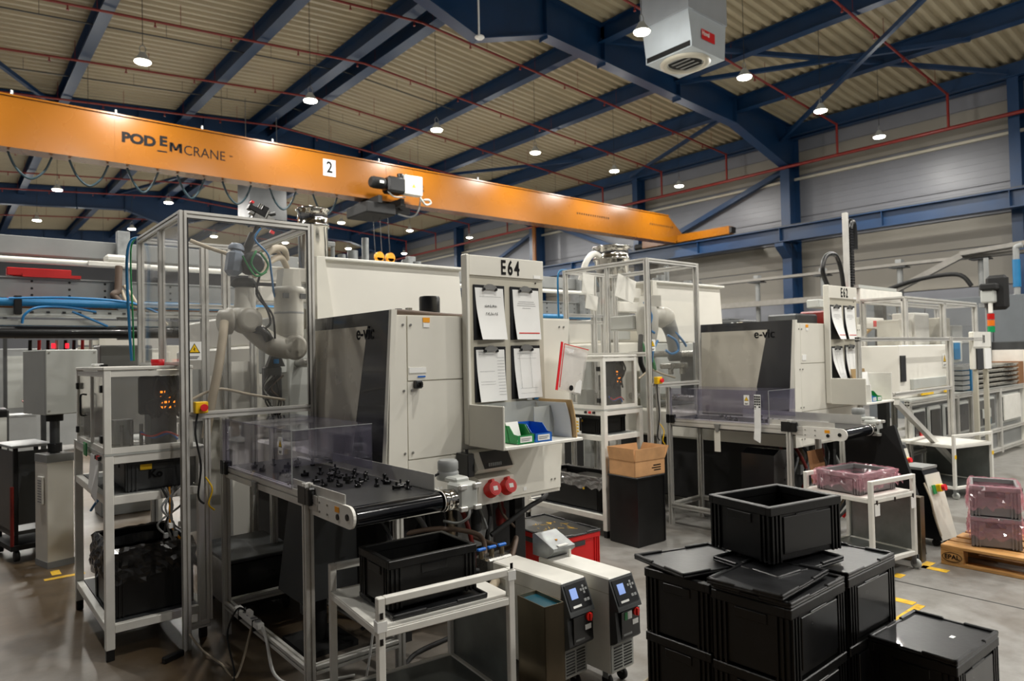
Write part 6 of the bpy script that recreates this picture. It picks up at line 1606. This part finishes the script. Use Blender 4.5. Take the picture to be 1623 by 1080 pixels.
MB().box(.0, 1.62, .1, .8, 1.0, 1.62, .01).build('cell_body', 'panel_white', t); MB().box(.3, 1.6, .06, .1, 1.1, 1.22, .004).build('front_step', 'grey_paint', t)
B('side_window', 'black_satin', t, .02, .16, .085, .1, 1.2, 1.5)
B('yellow_plate', 'yellow', t, .5, .85, .04, .06, 1.02, 1.06); B('yellow_plate', 'yellow', t, 1.25, 1.5, .04, .06, 1.02, 1.06)
warn_sign(t, (1.42, .095, 1.42), '-Y', .13, .17)
# glazed hood above
for x, y in ((.75, .3), (2.05, .3), (3.35, .3), (.75, .8), (3.35, .8)): alu(t, 'hood_post', 'Z', 1.62, 2.2, x, y, .06)
for y in (.3, .8): alu(t, 'hood_rail', 'X', .75, 3.35, y, 2.2, .06)
for x in (.75, 3.35): alu(t, 'hood_rail', 'Y', .3, .8, x, 2.2, .06)
for a in ((.78, 2.02, .3, .306, 1.62, 2.17), (2.08, 3.32, .3, .306, 1.62, 2.17), (.747, .753, .33, .77, 1.62, 2.17)): B('hood_pane', 'acrylic', t, *a)
for a, m in (((0.9, 1.3, 0.42, 0.7, 1.62, 1.95), 'cream'), ((1.4, 1.9, 0.42, 0.7, 1.62, 2.05), 'white_paint'), ((2.3, 2.7, 0.42, 0.7, 1.62, 2.0), 'cream_dark'), ((2.8, 3.2, 0.42, 0.7, 1.62, 1.9), 'grey_paint')): MB().box(*a, c=.01).build('inner_module', m, t)
# trays
for k in range(5):
    z = 1.02 + .065*k
    MB().box(2.2, 4.15, .0, .5, z, z+.045, .004).build('drawer_tray', 'steel', t); B('tray_lip', 'stainless', t, 2.2, 4.15, -.02, .0, z+.03, z+.047)
    B('tray_end', 'grey_mid', t, 1.75, 2.02, .0, .4, z, z+.05)
B('blue_strip', 'blue_tube', t, 2.05, 2.15, -.01, .2, 1.0, 1.3); B('brown_block', 'card_dark', t, 4.2, 4.5, .0, .4, 1.0, 1.34)
k = MB().box(1.64, 2.1, .1, .2, 1.38, 1.66, .01).build('control_panel', 'grey_paint', t); B('blue_display', 'blue_tube', k, 1.78, 2.0, .09, .1, 1.42, 1.64)
# robot fence in front of the cell
t = thing('safety_fence', 'aluminium guard frame in front of the assembly cell', 'guard frame', (0, 0, 0))
alu(t, 'post', 'Z', 0, 1.71, 9.0, 2.86, .06)
alu(t, 'rail', 'X', 6.6, 8.97, 2.86, 1.68, .04); alu(t, 'rail', 'X', 7.4, 8.97, 2.86, 1.12, .04); alu(t, 'rail', 'X', 9.03, 10.2, 2.86, 1.68, .04)
alu(t, 'post', 'Z', 0, 1.7, 6.62, 2.86, .04)
MB().bar((7.3, 2.8, 1.05), (8.9, 2.8, .25), .05).build('diagonal_strut', 'alu', t)
rebase(t)
# board 10
t = thing('number_board', 'small cream board headed 10 in front of the assembly cell', 'notice board', (9.8, 2.85, 0))
MB().box(0, .65, 0, .05, 1.3, 1.77, .01).build('back_panel', 'cream', t); B('header_plate', 'white_paint', t, .0, .65, -.008, 0, 1.58, 1.77)
text('numerals', '10', .14, (.36, -.01, 1.675), 'ink', t, bold=.003, sx=.7)
for x in (.1, .5): B('post', 'cream_dark', t, x, x+.05, .0, .05, 0, 1.3)
for x, m in ((.08, 'black_satin'), (.38, 'paper')): B('document_holder', m, t, x, x+.24, -.015, 0, 1.3, 1.56)
# hanging signal lamp
t = thing('signal_tower', 'red amber green signal light under a black drive right of board 10', 'signal light', (12.62, 3.42, 0))
MB().cyl((.3, .12, 0), (.3, .12, 3.0), .035, n=10).build('post', 'grey_mid', t); MB().box(0, .3, .08, .16, 2.2, 2.26).build('arm', 'grey_mid', t)
for k, m in enumerate(('green_glass', 'amber_glass', 'red_glass')): MB().cyl((0, 0, 1.8+.1*k), (0, 0, 1.89+.1*k), .05, n=14).build('light_segment', m, t)
MB().cyl((0, 0, 2.1), (0, 0, 2.3), .03, n=10).build('stem', 'white_paint', t)
MB().box(-.05, .12, -.06, .12, 2.26, 2.46, .02).build('camera_box', 'grey_paint', t)
MB().box(.12, .26, -.2, .1, 2.15, 2.7, .05).box(-.1, .2, -.1, .12, 2.46, 2.56, .02).build('black_drive', 'black_matte', t)
# linear robot above E62
t = thing('linear_robot', 'tall white linear robot axis with black cable chain above E62', 'robot', (9.05, 4.02, 0))
MB().box(-.03, .03, -.03, .03, 2.2, 3.36, .006).build('vertical_axis', 'alu', t)
ch = MB()
for k in range(26): ch.box(.05, .14, -.04, .04, 2.3+.034*k, 2.327+.034*k)
stuff(ch.build('cable_chain', 'black_part', t))
MB().tube([(.1, 0, 3.15), (.14, 0, 3.24), (.2, 0, 3.24), (.23, 0, 3.12), (.23, 0, 2.9)], .05, 8).build('chain_bend', 'black_part', t)
MB().tube([(-.1, 0, 2.35), (-.16, 0, 2.6), (-.3, 0, 2.78), (-.55, 0, 2.76), (-.66, 0, 2.6), (-.6, 0, 2.45), (-.4, 0, 2.25)], .028, 8).build('looped_hose', 'black_part', t)
MB().box(-.16, .02, -.06, .06, 2.22, 2.36, .01).build('drive_motor', 'red', t)
MB().box(.15, 1.5, -.1, .1, 2.2, 2.38, .01).build('cross_beam', 'white_paint', t); MB().box(.1, 1.3, -.1, .0, 2.38, 2.42).build('side_rail', 'grey_paint', t)
MB().box(-.9, .1, -.06, .1, 2.1, 2.2, .01).build('rear_beam', 'grey_paint', t); MB().box(.15, .9, -.08, .0, 1.85, 2.0, .01).build('lower_beam', 'white_paint', t)
B('maker_plate', 'red', t, .55, .8, -.083, -.08, 1.88, 1.96)
B('support_post', 'grey_paint', t, .0, .12, .05, .17, 0, 2.2); B('support_post', 'grey_dark', t, 1.2, 1.32, .05, .17, 0, 2.2)
MB().tube([(1.3, -.1, 2.2), (1.32, -.1, 2.05), (1.2, -.1, 2.02), (1.0, -.1, 2.05)], .02, 8).build('beam_hose', 'grey_mid', t)
t = thing('mould_changer', 'dark mechanism with red and grey units right of the E62 board', 'machine', (7.9, 4.2, 0))
MB().box(.0, .35, 0, .4, 0, 1.9, .01).build('column', 'cream', t); MB().box(.4, 1.5, .1, .6, .6, 1.75, .01).build('body', 'panel_white', t)
MB().box(1.0, 1.4, 0, .4, 1.75, 2.1, .02).build('red_unit', 'red_pipe', t); MB().box(.35, .9, .1, .5, 1.75, 2.05, .02).build('dark_unit', 'grey_dark', t); MB().box(1.5, 2.2, .1, .6, 1.0, 1.9, .01).build('side_body', 'cream', t)
B('plinth', 'black_matte', t, .05, 2.1, .1, .5, 0, .6)
MB().tube([(1.5, .0, 1.6), (1.8, -.05, 1.75), (2.2, -.1, 1.95)], .03, 8).build('yellow_pipe', 'card_folder', t)

# fittings on top of machine E62
t = thing('valve_manifold', 'manifold of pipes and a black drum on top of machine E62', 'manifold', (6.3, 4.15, 1.64))
MB().lathe([(.13, 0), (.135, .01), (.135, .16), (.12, .17)], (.55, -.1, .01), 20).build('black_drum', 'black_satin', t)
for k in range(7):
    MB().tube([(.1+.1*k, .0, .01), (.12+.1*k, -.03, .16+.03*(k % 3)), (.18+.1*k, -.06, .24), (.24+.1*k, .0, .2)], .022, 7).build('pipe_bend', ['galv', 'white_paint', 'hose_beige'][k % 3], t)
MB().box(.0, 1.0, .0, .12, .0, .1, .01).build('manifold_block', 'grey_paint', t)
# cable tray and pipe run along the right wall
t = thing('wall_cable_tray', 'grey cable tray on posts along the right wall', 'cable tray', (19.0, 0, 0))
B('tray', 'alu_dark', t, -.15, .15, 3.6, 14.5, 3.68, 3.7); B('tray_side', 'alu_dark', t, -.16, -.14, 3.6, 14.5, 3.68, 3.75)
for y in (5.3, 7.1, 9.1, 11.1, 13.2):
    MB().cyl((0, y, 0), (0, y, 3.68), .07, n=10).build('post', 'grey_mid', t); B('bracket', 'grey_dark', t, -.2, .15, y-.2, y+.2, 3.63, 3.66); B('cap', 'grey_mid', t, -.1, .1, y-.07, y+.07, 3.75, 3.85)
MB().bar((-.3, 7.2, 3.0), (-.3, 5.6, 3.75), .14).build('sloping_duct', 'alu_dark', t)
MB().box(-.4, -.2, 7.1, 14, 2.9, 3.05).build('lower_tray', 'alu_dark', t)
MB().bar((-.3, 5.6, 3.78), (-.3, 3.0, 3.95), .35, .1).build('wide_tray', 'alu_dark', t)
t = thing('wall_pipe', 'blue banded pipe with elbow at the right picture edge', 'pipe', (18.0, 4.35, 0))
MB().tube([(0, -.1, 3.75), (0, .0, 3.72), (0, .02, 3.6), (0, .02, 2.8), (0, .06, 2.65), (0, .3, 2.6), (0, .7, 2.58)], .06, 10).build('pipe', 'grey_mid', t); MB().cyl((0, .02, 3.45), (0, .02, 2.85), .075, n=12).build('blue_band', 'blue_tube', t)
MB().cyl((0, .02, 2.6), (0, .02, 0), .05, n=8).build('stand_pipe', 'grey_mid', t)
tag(MB().tube([(18.6, 8.6, 2.95), (18.6, 7.6, 3.0), (18.6, 6.6, 3.25), (18.6, 5.7, 3.3), (18.6, 5.4, 3.0)], .05, 8).build('thick_cable', 'black_matte'), 'thick black cable arching along the right wall tray', 'cable')
# grey partition and doors behind the cell
t = thing('grey_partition', 'dark grey partition wall panels behind the assembly cell', 'partition', (16.5, 3.2, 0))
for k in range(3): B('panel', 'partition', t, 0, .08, 1.25*k, 1.25*k+1.22, 0, 2.6, c=.005)
t = thing('leaning_frame', 'white sheet in a dark frame leaning behind the drawer trays', 'frame', (13.0, 3.35, 0))
MB().box(-.05, 0, -.55, .4, 0, 1.65, .01).build('frame', 'grey_dark', t); B('sheet', 'white_paint', t, -.06, -.05, -.42, .4, 0, 1.52)
t = thing('white_cabinet', 'white cabinet at the right picture edge behind the trays', 'cabinet', (13.6, 2.2, 0))
MB().box(0, 1.0, 0, .8, .05, 1.7, .01).build('housing', 'white_paint', t); B('plinth', 'grey_dark', t, .03, .97, .03, .77, 0, .05); B('door', 'white_paint', t, -.012, 0, .03, .77, .1, 1.65)
# low machine parts along the wall between the bays
for k, (x, y, w, d, h, m) in enumerate(((10.6, 6.5, 2.0, 1.5, 1.9, 'cream'), (13.4, 8.5, 2.2, 1.6, 2.1, 'panel_white'), (15.0, 13, 2.5, 2, 2.3, 'cream_dark'), (9.5, 9.5, 2.4, 2, 2.0, 'grey_paint'), (13.0, 18, 3, 2, 2.4, 'cream'))):
    t = thing('far_machine', f'pale machine housing behind the E62 bay, {ordw[k]} from the front', 'machine', (x, y, 0))
    MB().box(0, w, 0, d, .15, h, .03).build('housing', m, t); B('plinth', 'black_matte', t, .05, w-.05, .05, d-.05, 0, .15); B('window', 'smoked', t, -.012, 0, d*.2, d*.7, h*.5, h*.9); B('front_door', 'grey_paint', t, w*.1, w*.5, -.012, 0, h*.3, h*.9)
    MB().box(w*.2, w*.5, d*.2, d*.5, h, h+.25, .02).build('top_unit', 'grey_dark', t)
